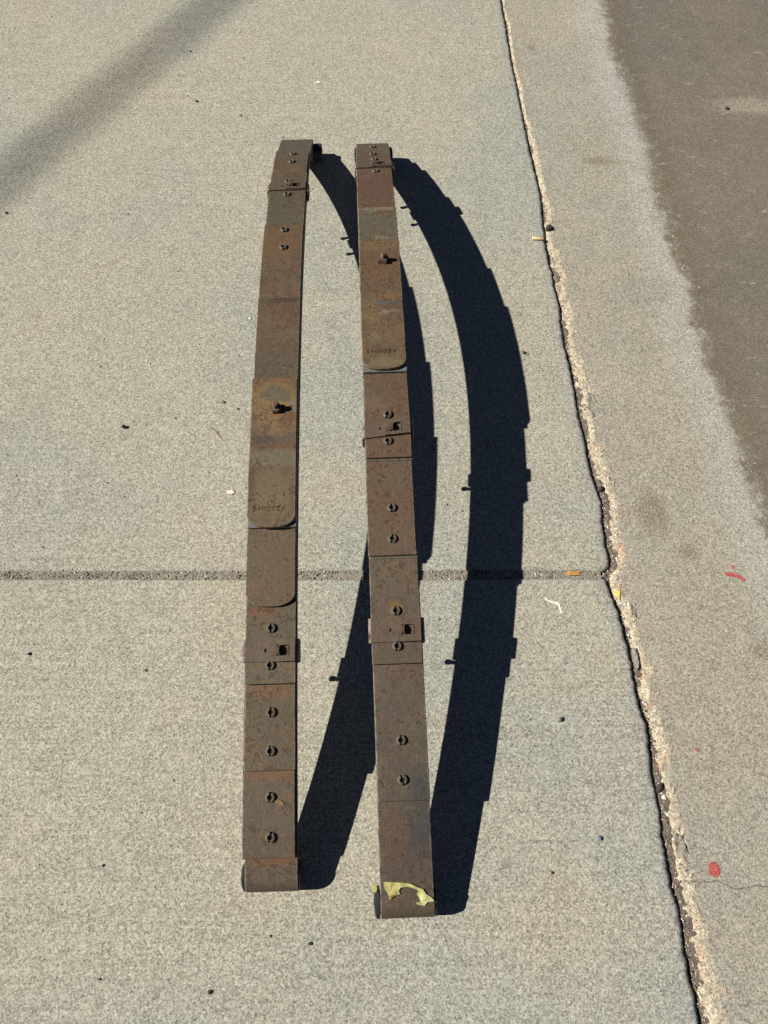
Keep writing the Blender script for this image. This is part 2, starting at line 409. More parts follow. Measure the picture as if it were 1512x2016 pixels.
RUST_L = [
    rust('rust_left_main', (0.108, 0.083, 0.064), 0.3, 0.15, 0.7, 11.0,
         spots=((0.0, 0.064, 0.045, 0.010, (0.17, 0.085, 0.045), 0.8, 0.5, 1.2), (0.0, 1.74, 0.06, 0.06, (0.115, 0.105, 0.085), 0.7, 0.6, 1.0))),
    rust('rust_left_second', (0.114, 0.085, 0.062), 0.35, 0.25, 0.6, 12.0,
         spots=((0.0, 0.185, 0.045, 0.008, (0.19, 0.095, 0.045), 0.7, 0.5, 1.2), (0.0, 1.74, 0.06, 0.07, (0.105, 0.100, 0.085), 0.8, 0.5, 1.0))),
    rust('rust_left_third', (0.112, 0.086, 0.060), 0.3, 0.4, 0.55, 13.0,
         spots=((0.0, 0.31, 0.045, 0.010, (0.17, 0.09, 0.045), 0.7, 0.5, 1.2), (-0.01, 1.55, 0.03, 0.05, (0.19, 0.11, 0.05), 0.35, 0.5, 2.4))),
    rust('rust_left_fourth', (0.112, 0.092, 0.066), 0.3, 0.3, 0.6, 14.0,
         spots=((-0.02, 0.435, 0.03, 0.008, (0.17, 0.07, 0.04), 0.8, 0.5, 1.0), (0.0, 1.36, 0.05, 0.06, (0.10, 0.095, 0.075), 0.6, 0.5, 1.6))),
    rust('rust_left_fifth', (0.126, 0.088, 0.060), 0.5, 0.45, 0.35, 15.0,
         spots=((0.0, 0.52, 0.06, 0.06, (0.130, 0.100, 0.064), 0.6, 0.6, 1.0), (-0.01, 1.25, 0.05, 0.06, (0.18, 0.105, 0.05), 0.6, 0.5, 2.0),
                (0.01, 0.935, 0.07, 0.055, (0.105, 0.095, 0.075), 0.8, 0.5, 1.0), (0.0, 1.02, 0.03, 0.03, RED, 0.6, 0.6, 2.6))),
    rust('rust_left_sixth', (0.126, 0.092, 0.062), 0.4, 0.4, 0.4, 16.0,
         spots=((0.0, 0.59, 0.05, 0.03, (0.20, 0.21, 0.225), 0.95, 0.3, 0.5), (0.035, 0.588, 0.007, 0.006, (0.55, 0.56, 0.58), 0.9, 0.5, 0.6), (0.0, 0.90, 0.06, 0.03, (0.105, 0.092, 0.070), 0.8, 0.5, 1.4),
                (0.012, 1.02, 0.03, 0.03, RED, 0.6, 0.6, 2.6), (0.01, 1.062, 0.03, 0.006, DRK, 0.8, 0.5, 2.0))),
    rust('rust_left_top', (0.128, 0.096, 0.060), 0.3, 0.5, 0.3, 17.0,
         spots=((0.0, 0.80, 0.06, 0.066, (0.150, 0.078, 0.042), 0.9, 0.4, 0.8), (0.0, 0.828, 0.041, 0.034, (0.245, 0.165, 0.070), 0.95, 0.4, 0.9),
                (0.0, 0.832, 0.031, 0.017, (0.130, 0.118, 0.086), 1.0, 0.5, 0.9), (0.0, 0.865, 0.06, 0.009, (0.190, 0.105, 0.050), 0.9, 0.5, 1.2),
                (-0.026, 0.80, 0.016, 0.020, (0.20, 0.145, 0.075), 0.8, 0.5, 1.4), (-0.006, 0.785, 0.012, 0.008, (0.25, 0.125, 0.05), 0.9, 0.5, 1.4),
                (-0.005, 0.755, 0.040, 0.018, (0.245, 0.185, 0.105), 0.55, 0.4, 4.5), (-0.022, 0.737, 0.030, 0.011, (0.080, 0.062, 0.056), 0.9, 0.5, 1.2),
                (0.028, 0.737, 0.016, 0.009, (0.10, 0.08, 0.078), 0.9, 0.5, 1.2), (-0.010, 0.724, 0.018, 0.005, (0.155, 0.064, 0.036), 0.75, 0.6, 3.2),
                (0.024, 0.724, 0.016, 0.005, (0.155, 0.064, 0.036), 0.75, 0.6, 3.2), (0.0, 0.700, 0.06, 0.016, (0.165, 0.148, 0.108), 0.85, 0.5, 1.0),
                (0.0, 0.640, 0.030, 0.040, (0.165, 0.130, 0.074), 0.8, 0.5, 1.2), (-0.038, 0.655, 0.008, 0.045, (0.10, 0.058, 0.04), 0.7, 0.5, 1.5),
                (0.036, 0.81, 0.008, 0.010, PAL, 0.8, 0.5, 2.5)))]


# ------------------------------------------------------------------ object helpers
def link(name, me, mats=None, parent=None):
    o = bpy.data.objects.new(name, me)
    COL.objects.link(o)
    if mats is not None and me is not None and len(me.materials) == 0:
        for m in (mats if isinstance(mats, (list, tuple)) else [mats]):
            me.materials.append(m)
    if parent is not None:
        o.parent = parent
    return o


def from_py(name, v, f, mats, parent=None, smooth=False):
    me = bpy.data.meshes.new(name)
    me.from_pydata(v, [], f)
    me.update()
    if smooth:
        me.polygons.foreach_set('use_smooth', [True] * len(me.polygons))
    return link(name, me, mats, parent)


def from_bm(name, bm, mats, parent=None, smooth=False):
    me = bpy.data.meshes.new(name)
    bm.normal_update()
    bm.to_mesh(me)
    bm.free()
    if smooth:
        me.polygons.foreach_set('use_smooth', [True] * len(me.polygons))
    return link(name, me, mats, parent)


def tag(o, label=None, cat=None, group=None, kind=None):
    if label:
        o['label'] = label
    if cat:
        o['category'] = cat
    if group:
        o['group'] = group
    if kind:
        o['kind'] = kind
    return o


def fattr(me, name, vals):
    a = me.attributes.new(name, 'FLOAT', 'POINT')
    a.data.foreach_set('value', np.asarray(vals, dtype=np.float32))


def grid_mesh(name, X, Y, Z, mats, attrs=None, skirt=None):
    """X, Y, Z are (rows, cols) arrays"""
    r, c = X.shape
    v = np.stack([X, Y, Z], -1).reshape(-1, 3)
    idx = np.arange(r * c).reshape(r, c)
    f = np.stack([idx[:-1, :-1], idx[:-1, 1:], idx[1:, 1:], idx[1:, :-1]], -1).reshape(-1, 4)
    me = bpy.data.meshes.new(name)
    me.from_pydata(v.tolist(), [], f.tolist())
    me.update()
    me.polygons.foreach_set('use_smooth', [True] * len(me.polygons))
    for k, a in (attrs or {}).items():
        fattr(me, k, a.reshape(-1))
    return link(name, me, mats)


def nz(x, y, s, seed=0.0):
    return mnoise.noise(Vector((x * s + seed, y * s - seed * 0.7, seed * 1.3)))


# ------------------------------------------------------------------ the setting
CRACK = [(0.369, 2.5148), (0.3716, 2.4331), (0.3745, 2.3179), (0.3758, 2.2225), (0.3835, 2.0978), (0.3869, 2.0062), (0.3915, 1.9052), (0.3962, 1.8023), (0.4004, 1.7436), (0.4052, 1.6806), (0.408, 1.627), (0.4057, 1.5636), (0.4048, 1.5147), (0.4042, 1.4703), (0.4055, 1.4081), (0.4099, 1.361), (0.4095, 1.3281), (0.4132, 1.2941), (0.4179, 1.248), (0.4135, 1.2077), (0.4145, 1.1742), (0.4159, 1.1236), (0.4194, 1.093), (0.4215, 1.0516), (0.423, 1.0), (0.4236, 0.9459), (0.4291, 0.9012), (0.4303, 0.85), (0.4327, 0.8101), (0.4377, 0.7747), (0.4411, 0.7531), (0.4454, 0.7306), (0.442, 0.6923), (0.4412, 0.6638), (0.442, 0.6303), (0.4441, 0.6094), (0.4435, 0.592), (0.4360, 0.582), (0.4310, 0.5663), (0.4336, 0.5546), (0.4352, 0.5378), (0.4395, 0.5202), (0.4454, 0.5007), (0.4482, 0.4734), (0.4523, 0.4373), (0.4551, 0.4116), (0.4547, 0.3787), (0.4552, 0.3457), (0.4587, 0.3102), (0.4651, 0.2879), (0.4659, 0.2616), (0.4636, 0.2298), (0.4616, 0.2071), (0.4621, 0.1765), (0.4643, 0.1401), (0.4625, 0.105), (0.463, 0.0786), (0.464, 0.0463), (0.4666, 0.0212), (0.4702, -0.0076), (0.4711, -0.0359), (0.4685, -0.0669), (0.47, -0.0965), (0.4731, -0.1252), (0.4733, -0.1404), (0.4726, -0.1557), (0.485, -0.6), (0.50, -2.5), (0.52, -6.5)]
CRACK = [(0.28, 8.0), (0.345, 3.4)] + CRACK
_cy = np.array([c[1] for c in CRACK][::-1])
_cx = np.array([c[0] for c in CRACK][::-1])


def crack_x(y):
    return np.interp(y, _cy, _cx)


GRIME = [(0.683, 2.514), (0.681, 2.328), (0.694, 2.154), (0.703, 1.97), (0.717, 1.8), (0.715, 1.623), (0.715, 1.477), (0.725, 1.357), (0.731, 1.198), (0.737, 1.08), (0.753, 0.942), (0.755, 0.838), (0.763, 0.765), (0.767, 0.694), (0.790, 0.45), (0.84, 0.0), (0.9, -1.0), (1.0, -6.5)]
GRIME = [(0.64, 8.0), (0.675, 3.0)] + GRIME
_gy = np.array([c[1] for c in GRIME][::-1])
_gx = np.array([c[0] for c in GRIME][::-1])

# the bare ground far under and around everything
tag(from_py('ground', [(-300, -300, -0.08), (300, -300, -0.08), (300, 300, -0.08), (-300, 300, -0.08)], [(0, 1, 2, 3)], M_GROUND), kind='structure')

J0, J1 = 0.5640, 0.5790          # the tooled joint between the two slabs


def yrows(a, b, fa, fb, va=-0.35, vb=2.75):
    """rows from a to b: fine in view, finer at an end that is a joint, coarse outside"""
    ys = set()
    y = a
    while y < b:
        ys.add(round(y, 5))
        if va < y < vb:
            y += 0.003
        else:
            y += 0.25
    ys.add(b)
    for e, s, on in ((a, 1, fa), (b, -1, fb)):
        if on:
            for d in (0.0, 0.0004, 0.001, 0.002, 0.0033, 0.0048, 0.0062, 0.008):
                ys.add(round(e + s * d, 5))
    return np.array(sorted(ys))


def slab(a, b, ja, jb):
    ys = yrows(a, b, ja, jb)
    d = np.array([0, 0.0004, 0.001, 0.002, 0.0034, 0.005, 0.007, 0.009, 0.011, 0.013, 0.017, 0.024, 0.04, 0.08, 0.15,
                  0.25, 0.35, 0.5, 0.7, 0.95, 1.3, 1.8, 2.6, 4.0, 6.5])[::-1]
    xc = np.array([crack_x(y) + 0.0019 * nz(0, y, 55, 3) + 0.0016 * nz(0, y, 150, 5) + 0.0010 * nz(0, y, 310, 6) for y in ys])
    # worn corner where the joint meets the crack
    if jb:
        xc = xc - 0.004 * np.clip(1 - (b - ys) / 0.008, 0, 1) ** 2
    if ja:
        xc = xc - 0.009 * np.clip(1 - (ys - a) / 0.014, 0, 1) ** 2
    X = xc[:, None] - d[None, :]
    Y = np.repeat(ys[:, None], len(d), 1)
    D = np.repeat(d[None, :], len(ys), 0)
    rr = np.array([0.0092 + 0.0025 * nz(0, y, 9, 1) + 0.0012 * nz(0, y, 70, 2) for y in ys])[:, None]
    t = np.clip(rr - D, 0, None)
    Z = -(rr - np.sqrt(np.clip(rr * rr - t * t, 0, None)))
    for e, on in ((a, ja), (b, jb)):
        if on:
            q = np.abs(Y - e)
            # uneven tooled edge
            r2 = 0.0062
            t2 = np.clip(r2 - q, 0, None)
            Z = Z - (r2 - np.sqrt(np.clip(r2 * r2 - t2 * t2, 0, None)))
            sgn = 1 if e == a else -1
            wob = np.array([[0.0030 * nz(x, e, 24, 8) + 0.0026 * nz(x, e, 95, 4) for x in row] for row in X[:1]])[0]
            Y = Y + sgn * np.clip(1 - q / 0.01, 0, 1) * wob[None, :]
    # drop the outer rows and the crack side straight down
    X = np.concatenate([X, X[:, -1:] - 0.001], 1)
    Y = np.concatenate([Y, Y[:, -1:]], 1)
    Z = np.concatenate([Z, np.full_like(Z[:, -1:], -0.075)], 1)
    D = np.concatenate([D, D[:, -1:]], 1)
    X = np.concatenate([X[:1], X, X[-1:]], 0)
    Y = np.concatenate([Y[:1] + 0.0004, Y, Y[-1:] - 0.0004], 0)
    Z = np.concatenate([np.full_like(Z[:1], -0.075), Z, np.full_like(Z[:1], -0.075)], 0)
    D = np.concatenate([D[:1], D, D[-1:]], 0)
    o = grid_mesh('pavement_slab', X, Y, Z, M_SLAB, {'edge_d': D})
    return tag(o, kind='structure')


slab(-5.5, J0, False, True)
slab(J1, 7.0, True, False)

# sand packed in the joint
xs = np.concatenate([np.arange(-6.0, -1.3, 0.2), np.arange(-1.3, 0.425, 0.0035)])
yy = np.linspace(J0 - 0.004, J1 + 0.004, 11)
X = np.repeat(xs[None, :], len(yy), 0)
Y = np.repeat(yy[:, None], len(xs), 1)
Z = np.array([[-0.0036 + 0.0012 * nz(x, y, 150, 2) + 0.0010 * nz(x, y, 420, 6) + 0.0012 * nz(x, y, 22, 9) for x in xs] for y in yy])
tag(grid_mesh('joint_sand', X, Y, Z, M_SAND), kind='structure')

# dirt down in the crack
ys = np.concatenate([np.arange(-5.5, -0.35, 0.2), np.arange(-0.35, 2.75, 0.004), np.arange(2.75, 7.0, 0.2)])
ss = np.array([-0.012, -0.004, -0.001, 0.001, 0.003, 0.005, 0.007, 0.009, 0.011, 0.013, 0.016, 0.03])
xc = crack_x(ys)
X = xc[:, None] + ss[None, :]
Y = np.repeat(ys[:, None], len(ss), 1)
Z = np.array([[-0.0098 + 0.28 * max(-0.004, min(s, 0.012)) + 0.0018 * nz(s, y, 140, 3) + 0.0022 * nz(0, y, 9, 5) for s in ss] for y in ys])
tag(grid_mesh('crack_dirt', X, Y, Z, M_DIRT), kind='structure')

# the concrete apron to the right, with its broken stony edge
ys = np.concatenate([np.arange(-5.5, -0.35, 0.12), np.arange(-0.35, 2.75, 0.0026), np.arange(2.75, 7.0, 0.12)])
base_s = np.concatenate([np.arange(0.0, 0.046, 0.0023), [0.05, 0.06, 0.08, 0.11, 0.15, 0.19, 0.22, 0.25, 0.27, 0.29, 0.31, 0.33, 0.35, 0.37,
                                                        0.39, 0.42, 0.46, 0.52, 0.6, 0.8, 1.2, 2.0, 3.5, 6.0]])
xc = crack_x(ys)
wd = np.array([0.0055 + 0.0030 * nz(0, y, 6, 21) + 0.0030 * nz(0, y, 33, 22) + 0.0016 * nz(0, y, 110, 23) for y in ys])
wd = wd + np.interp(ys, [-0.2, 0.0, 0.6, 1.2, 2.5], [0.006, 0.003, 0.002, 0.0, -0.002])
wd = np.clip(wd, 0.0025, 0.016)
bw = np.interp(ys, [-0.2, 0.3, 0.6, 1.0, 1.4, 1.8, 2.2, 2.6], [0.027, 0.025, 0.024, 0.027, 0.025, 0.017, 0.010, 0.006])
bw = bw * np.array([1 + 0.6 * nz(0, y, 11, 31) + 0.45 * nz(0, y, 45, 32) for y in ys])
X = xc[:, None] + wd[:, None] + base_s[None, :]
Y = np.repeat(ys[:, None], len(base_s), 1)
S = np.repeat(base_s[None, :], len(ys), 0)
B = np.clip(S / bw[:, None], 0, 2)
lift = 1 - np.clip(1 - B, 0, 1) ** 2
Z = -0.0085 + 0.0062 * lift
rough = np.zeros_like(Z)
for i in range(len(ys)):
    if -0.36 < ys[i] < 2.76:
        for j in range(20):
            x, y = X[i, j], ys[i]
            k = max(0.0, 1 - B[i, j] * 0.8)
            rough[i, j] = (0.0013 * nz(x, y, 130, 41) + 0.0010 * nz(x, y, 290, 42) + 0.0016 * nz(x, y, 45, 43)) * min(1, 0.12 + 1.3 * k)
Z = Z + rough
br = np.clip(1.15 - B * 0.85, 0, 1)
X = np.concatenate([X[:, :1] - 0.0008, X], 1)
Y = np.concatenate([Y[:, :1], Y], 1)
Z = np.concatenate([np.full_like(Z[:, :1], -0.06), Z], 1)
br = np.concatenate([br[:, :1], br], 1)
gd = X - np.interp(Y, _gy, _gx)
tag(grid_mesh('concrete_apron', X, Y, Z, M_APRON, {'broken': br, 'grime_d': gd}), kind='structure')
APRON_Z = -0.0023


# ------------------------------------------------------------------ loose grit (stuff)
def pebble_geo(c, r, seed, flat=0.6, n=1):
    """a small faceted stone: vertices and faces"""
    rnd = random.Random(seed)
    bm = bmesh.new()
    bmesh.ops.create_icosphere(bm, subdivisions=n, radius=1.0)
    sx, sy, sz = rnd.uniform(0.75, 1.25), rnd.uniform(0.7, 1.1), flat * rnd.uniform(0.8, 1.2)
    a = rnd.uniform(0, 6.28)
    ca, sa = math.cos(a), math.sin(a)
    off = Vector((rnd.uniform(0, 50), rnd.uniform(0, 50), rnd.uniform(0, 50)))
    vs_ = []
    for v in bm.verts:
        k = 1 + 0.38 * mnoise.noise(v.co * 1.1 + off) + 0.2 * mnoise.noise(v.co * 2.7 + off)
        p = Vector((v.co.x * sx, v.co.y * sy, v.co.z * sz)) * r * k
        vs_.append((c[0] + p.x * ca - p.y * sa, c[1] + p.x * sa + p.y * ca, c[2] + p.z))
    fs_ = [[v.index for v in f.verts] for f in bm.faces]
    bm.free()
    return vs_, fs_


def octa(c, r, rnd):
    vs_ = []
    for d in ((1, 0, 0), (-1, 0, 0), (0, 1, 0), (0, -1, 0), (0, 0, 1), (0, 0, -1)):
        vs_.append(tuple(c[k] + d[k] * r * rnd.uniform(0.55, 1.25) * (0.7 if k == 2 else 1) for k in range(3)))
    return vs_, [(0, 2, 4), (2, 1, 4), (1, 3, 4), (3, 0, 4), (2, 0, 5), (1, 2, 5), (3, 1, 5), (0, 3, 5)]


def scatter(name, pts, mats):
    V, F, MI = [], [], []
    rnd = random.Random(5)
    for (c, r, mi) in pts:
        v, f = octa(c, r, rnd)
        k = len(V)
        V += v
        F += [tuple(i + k for i in q) for q in f]
        MI += [mi] * len(f)
    o = from_py(name, V, F, mats)
    o.data.polygons.foreach_set('material_index', MI)
    return tag(o, kind='stuff')


M_DKSTONE = plain('dark_stone', (0.050, 0.045, 0.042), 0.8, 0.4, 200, 0.0005)
M_GREYSTONE = plain('grey_stone', (0.16, 0.16, 0.15), 0.8, 0.3, 200, 0.0005)
M_BLUESTONE = plain('slate_stone', (0.17, 0.19, 0.25), 0.6, 0.2, 200, 0.0005, 0.5)
M_PALE = plain('pale_stone', (0.62, 0.58, 0.49), 0.8, 0.15, 200, 0.0005)
M_TANSTONE = plain('tan_stone', (0.42, 0.345, 0.235), 0.85, 0.25, 200, 0.0005)
M_PINKSTONE = plain('pink_stone', (0.40, 0.23, 0.16), 0.85, 0.25, 200, 0.0005)
rnd = random.Random(3)
pts = []
for k in range(520):
    y = -0.25 + 2.9 * rnd.random() ** 0.9
    x = rnd.uniform(-1.35, crack_x(y) - 0.03)
    r = 0.0010 + 0.0019 * rnd.random() ** 3
    pts.append(((x, y, r * 0.35), r, 0 if rnd.random() < 0.82 else 1))
for k in range(150):
    y = rnd.uniform(-0.25, 2.6)
    x = crack_x(y) + rnd.uniform(0.06, 0.9)
    r = 0.0007 + 0.0013 * rnd.random() ** 3
    pts.append(((x, y, APRON_Z + r * 0.35), r, rnd.choice((0, 0, 2))))
scatter('pavement_grit', pts, [M_DKSTONE, M_GREYSTONE, M_PALE])
pts = []
for k in range(3000):
    x = rnd.uniform(-1.25, 0.43)
    y = rnd.gauss(0.5715, 0.0048)
    y = min(max(y, J0 - 0.005), J1 + 0.005)
    r = 0.0010 + 0.0019 * rnd.random() ** 2.5
    z = -0.0042 + 0.0036 * min(1.0, abs(y - 0.5715) / 0.012) ** 2
    pts.append(((x, y, z + r * 0.25), r, rnd.choice((0, 1, 4, 4, 4, 4, 4, 3, 3, 2))))
scatter('joint_grit', pts, [M_DKSTONE, M_GREYSTONE, M_PALE, M_TANSTONE, M_SAND])
pts = []
for k in range(420):
    y = rnd.uniform(0.55, 2.6)
    x = float(np.interp(y, _gy, _gx)) + abs(rnd.gauss(0, 0.02)) - 0.004
    r = 0.0008 + 0.0016 * rnd.random() ** 3
    pts.append(((x, y, APRON_Z + r * 0.3), r, rnd.choice((0, 0, 1, 3, 3, 2))))
scatter('gutter_grit', pts, [M_DKSTONE, M_GREYSTONE, M_PALE, M_TANSTONE])
pts = []
for k in range(2600):
    y = rnd.uniform(-0.3, 2.65)
    s = rnd.uniform(0.001, 0.011)
    r = 0.0007 + 0.0014 * rnd.random() ** 2
    pts.append(((crack_x(y) + s, y, -0.0093 + 0.28 * s + 0.0022 * nz(0, y, 9, 5) + r * 0.5), r, rnd.choice((0, 0, 1, 3, 3, 2))))
scatter('crack_grit', pts, [M_DKSTONE, M_GREYSTONE, M_PALE, M_TANSTONE])
pts = []
for k in range(1500):
    y = rnd.uniform(-0.3, 2.65)
    w = float(np.interp(y, ys, bw))
    s = w * (rnd.random() ** 1.3)
    xx = crack_x(y) + float(np.interp(y, ys, wd)) + s
    z = -0.0085 + 0.0062 * (1 - (1 - min(1, s / max(w, 1e-4))) ** 2)
    r = 0.0010 + 0.0030 * rnd.random() ** 3
    pts.append(((xx, y, z + r * 0.05), r, rnd.choice((0, 0, 0, 1, 2, 3, 3))))
scatter('edge_aggregate', pts, [M_TANSTONE, M_PINKSTONE, M_GREYSTONE, M_PALE])

# ------------------------------------------------------------------ the two leaf springs
W = 0.0833
T = 0.0061


class Spring:
    def __init__(self, data, deg):
        d = np.array(data)
        self.p = np.polyfit(d[:, 0] - 0.9, d[:, 1], deg)
        self.dp = np.polyder(self.p)

    def U(self, y):
        return float(np.polyval(self.p, y - 0.9))

    def m(self, y):
        return float(np.polyval(self.dp, y - 0.9))

    def frame(self, y):
        """unit tangent (towards +y) and normal (up) in the y-z plane"""
        q = self.m(y)
        l = math.hypot(1, q)
        return (1 / l, q / l), (-q / l, 1 / l)

    def pt(self, y, off):
        t, n = self.frame(y)
        return (y + n[0] * off, self.U(y) + n[1] * off)

    def eye_end(self, s, r):
        """where the main leaf leaves the arch and curls into an eye that stands on the ground"""
        best = None
        rng = np.arange(-0.06, 0.3, 0.0005) if s < 0 else np.arange(1.5, 1.9, 0.0005)
        for y in rng:
            t, n = self.frame(y)
            z = self.U(y) + n[1] * (T / 2) - n[1] * r - (r + T / 2)
            if best is None or abs(z) < best[0]:
                best = (abs(z), y)
        return best[1]


def sweep_leaf(name, rows, mat, parent):
    """rows: list of (y, z, ny, nz, half width, thickness, dx, bevel); rings of eight round the section"""
    V, F, R = [], [], []
    for (y, z, ny, nz_, hw, th, dx, b) in rows:
        for (x, o, rb) in ((-hw, 0, 0), (-hw, th - b, 1), (-hw + b, th, 1), (-hw + b + 0.0016 * hw / 0.04, th, 0), (hw - b - 0.0016 * hw / 0.04, th, 0), (hw - b, th, 1), (hw, th - b, 1), (hw, 0, 0)):
            V.append((x + dx, y + ny * o, z + nz_ * o))
            R.append(rb)
    k = 8
    for i in range(len(rows) - 1):
        for j in range(k):
            a, b_ = i * k + j, i * k + (j + 1) % k
            F.append((a, a + k, b_ + k, b_))
    F.append(tuple(range(k)))
    e = (len(rows) - 1) * k
    F.append(tuple(e + j for j in reversed(range(k))))
    o = from_py(name, V, F, mat, parent)
    fattr(o.data, 'rubbed', R)
    return o


def leaf_rows(sp, lev, y0, y1, dx=0.0, yaw=0.0, hw=W / 2, tip0='square', tip1='square', lift0=0.0, lift1=0.0, th=T, seed=0.0):
    ys_ = list(np.arange(y0, y1, 0.012)) + [y1]
    ext = []
    for e, s, tip in ((y0, 1, tip0), (y1, -1, tip1)):
        D = {'square': 0.0022, 'corner': 0.008, 'round': 0.024}[tip]
        for q in (0.0, 0.004, 0.015, 0.04, 0.08, 0.15, 0.25, 0.38, 0.52, 0.7, 0.85, 1.0):
            ext.append(e + s * q * D)
        ext.append(e + s * 0.0009)
    ys_ = sorted(set(round(y, 5) for y in ys_ + ext if y0 - 1e-9 <= y <= y1 + 1e-9))
    rows = []
    for y in ys_:
        h = hw + 0.0004 * nz(seed, y, 18, seed)
        low = 0.0
        for e, tip in ((y0, tip0), (y1, tip1)):
            d = abs(y - e)
            if tip == 'round' and d < 0.024:
                h = min(h, hw * (0.12 + 0.88 * math.sqrt(max(0, 1 - (1 - d / 0.024) ** 2.2))))
            elif tip == 'corner' and d < 0.008:
                h = min(h, hw - 0.008 + 0.008 * math.sqrt(max(0, 1 - (1 - d / 0.008) ** 2)))
            elif tip == 'square' and d < 0.0022:
                h = min(h, hw - 0.0022 + 0.0022 * math.sqrt(max(0, 1 - (1 - d / 0.0022) ** 2)))
            low = max(low, 0.0009 - d)
        off = lev * (T + 0.00015) + 0.0002 * nz(seed, y, 7, 3)
        off += lift0 * max(0, 1 - (y - y0) / 0.06) ** 2 + lift1 * max(0, 1 - (y1 - y) / 0.06) ** 2
        t, n = sp.frame(y)
        py, pz = sp.pt(y, off)
        rows.append((py, pz, n[0], n[1], h, th - low, dx + yaw * (y - (y0 + y1) / 2), 0.0010))
    return rows


def main_rows(sp, r):
    ye0, ye1 = sp.eye_end(-1, r), sp.eye_end(1, r)
    rows = []
    rin = r - T / 2
    for s, ye in ((-1, ye0), (1, ye1)):
        t, n = sp.frame(ye)
        py, pz = sp.pt(ye, T / 2)
        cy, cz = py - n[0] * r, pz - n[1] * r
        a0 = math.atan2(n[1], n[0])
        arc = []
        for k in range(1, 45):
            a = a0 - s * math.radians(325) * k / 44
            arc.append((cy + math.cos(a) * rin, cz + math.sin(a) * rin, math.cos(a), math.sin(a), W / 2, T, 0.0, 0.0010))
        if s < 0:
            rows = arc[::-1]
            for y in np.arange(ye0, ye1, 0.012):
                t2, n2 = sp.frame(y)
                py, pz = sp.pt(y, 0)
                rows.append((py, pz, n2[0], n2[1], W / 2, T, 0.0, 0.0010))
            c0 = (cy, cz)
        else:
            rows.append((sp.pt(ye1, 0)[0], sp.pt(ye1, 0)[1], n[0], n[1], W / 2, T, 0.0, 0.0010))
            rows += arc
            c1 = (cy, cz)
    return rows, c0, c1


def place(o, sp, x, y, off, spin=0.0):
    """stand a part on the arch at y, its own z along the normal"""
    t, n = sp.frame(y)
    py, pz = sp.pt(y, off)
    m = Matrix(((1, 0, 0, x), (0, t[0], n[0], py), (0, t[1], n[1], pz), (0, 0, 0, 1)))
    o.matrix_local = m @ Matrix.Rotation(spin, 4, 'Z')
    return o


# --- split pin: a slotted tube whose two halves stand proud of the leaf
def pin_mesh():
    V, F, MI = [], [], []
    prof = [(0.0037, -0.0015), (0.0035, 0.0036), (0.0043, 0.0046), (0.0062, 0.0042), (0.0078, 0.0028), (0.0082, 0.0008), (0.0080, -0.0015)]
    for side in (0, math.pi):
        base = len(V)
        n = 11
        for i in range(n):
            a = side + math.radians(-81 + 162 * i / (n - 1))
            for (r, z) in prof:
                V.append((r * math.cos(a) + (0.0004 if side == 0 else -0.0004), r * math.sin(a), z))
        k = len(prof)
        for i in range(n - 1):
            for j in range(k):
                a, b = base + i * k + j, base + i * k + (j + 1) % k
                F.append((a, b, b + k, a + k))
                MI.append(0)
        F.append(tuple(base + j for j in reversed(range(k))))
        F.append(tuple(base + (n - 1) * k + j for j in range(k)))
        MI += [0, 0]
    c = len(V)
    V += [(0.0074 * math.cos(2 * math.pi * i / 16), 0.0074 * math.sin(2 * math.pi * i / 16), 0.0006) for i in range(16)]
    F.append(tuple(range(c, c + 16)))  # near-black disc painted in for the darkness of a deep bore
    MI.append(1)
    me = bpy.data.meshes.new('split_pin')
    me.from_pydata(V, [], F)
    me.update()
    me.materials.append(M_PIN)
    me.materials.append(M_HOLESHADE)
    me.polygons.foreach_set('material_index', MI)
    me.polygons.foreach_set('use_smooth', [len(f) == 4 for f in F])
    return me


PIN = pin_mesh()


def tail_mesh():
    """the pin's tail below the main leaf"""
    bm = bmesh.new()
    bmesh.ops.create_cone(bm, cap_ends=True, segments=10, radius1=0.0035, radius2=0.0045, depth=0.018, matrix=Matrix.Translation((0, 0, -0.008)))
    bmesh.ops.create_cone(bm, cap_ends=True, segments=10, radius1=0.0055, radius2=0.0050, depth=0.004, matrix=Matrix.Translation((0, 0, -0.017)))
    me = bpy.data.meshes.new('pin_tail')
    bm.to_mesh(me)
    bm.free()
    me.materials.append(M_PIN)
    return me


TAIL = tail_mesh()


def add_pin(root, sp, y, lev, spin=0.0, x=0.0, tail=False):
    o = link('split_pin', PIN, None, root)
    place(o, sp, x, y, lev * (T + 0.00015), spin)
    if tail:
        q = link('pin_tail', TAIL, None, root)
        place(q, sp, -W / 2 + 0.009, y, 0.0)
    return o


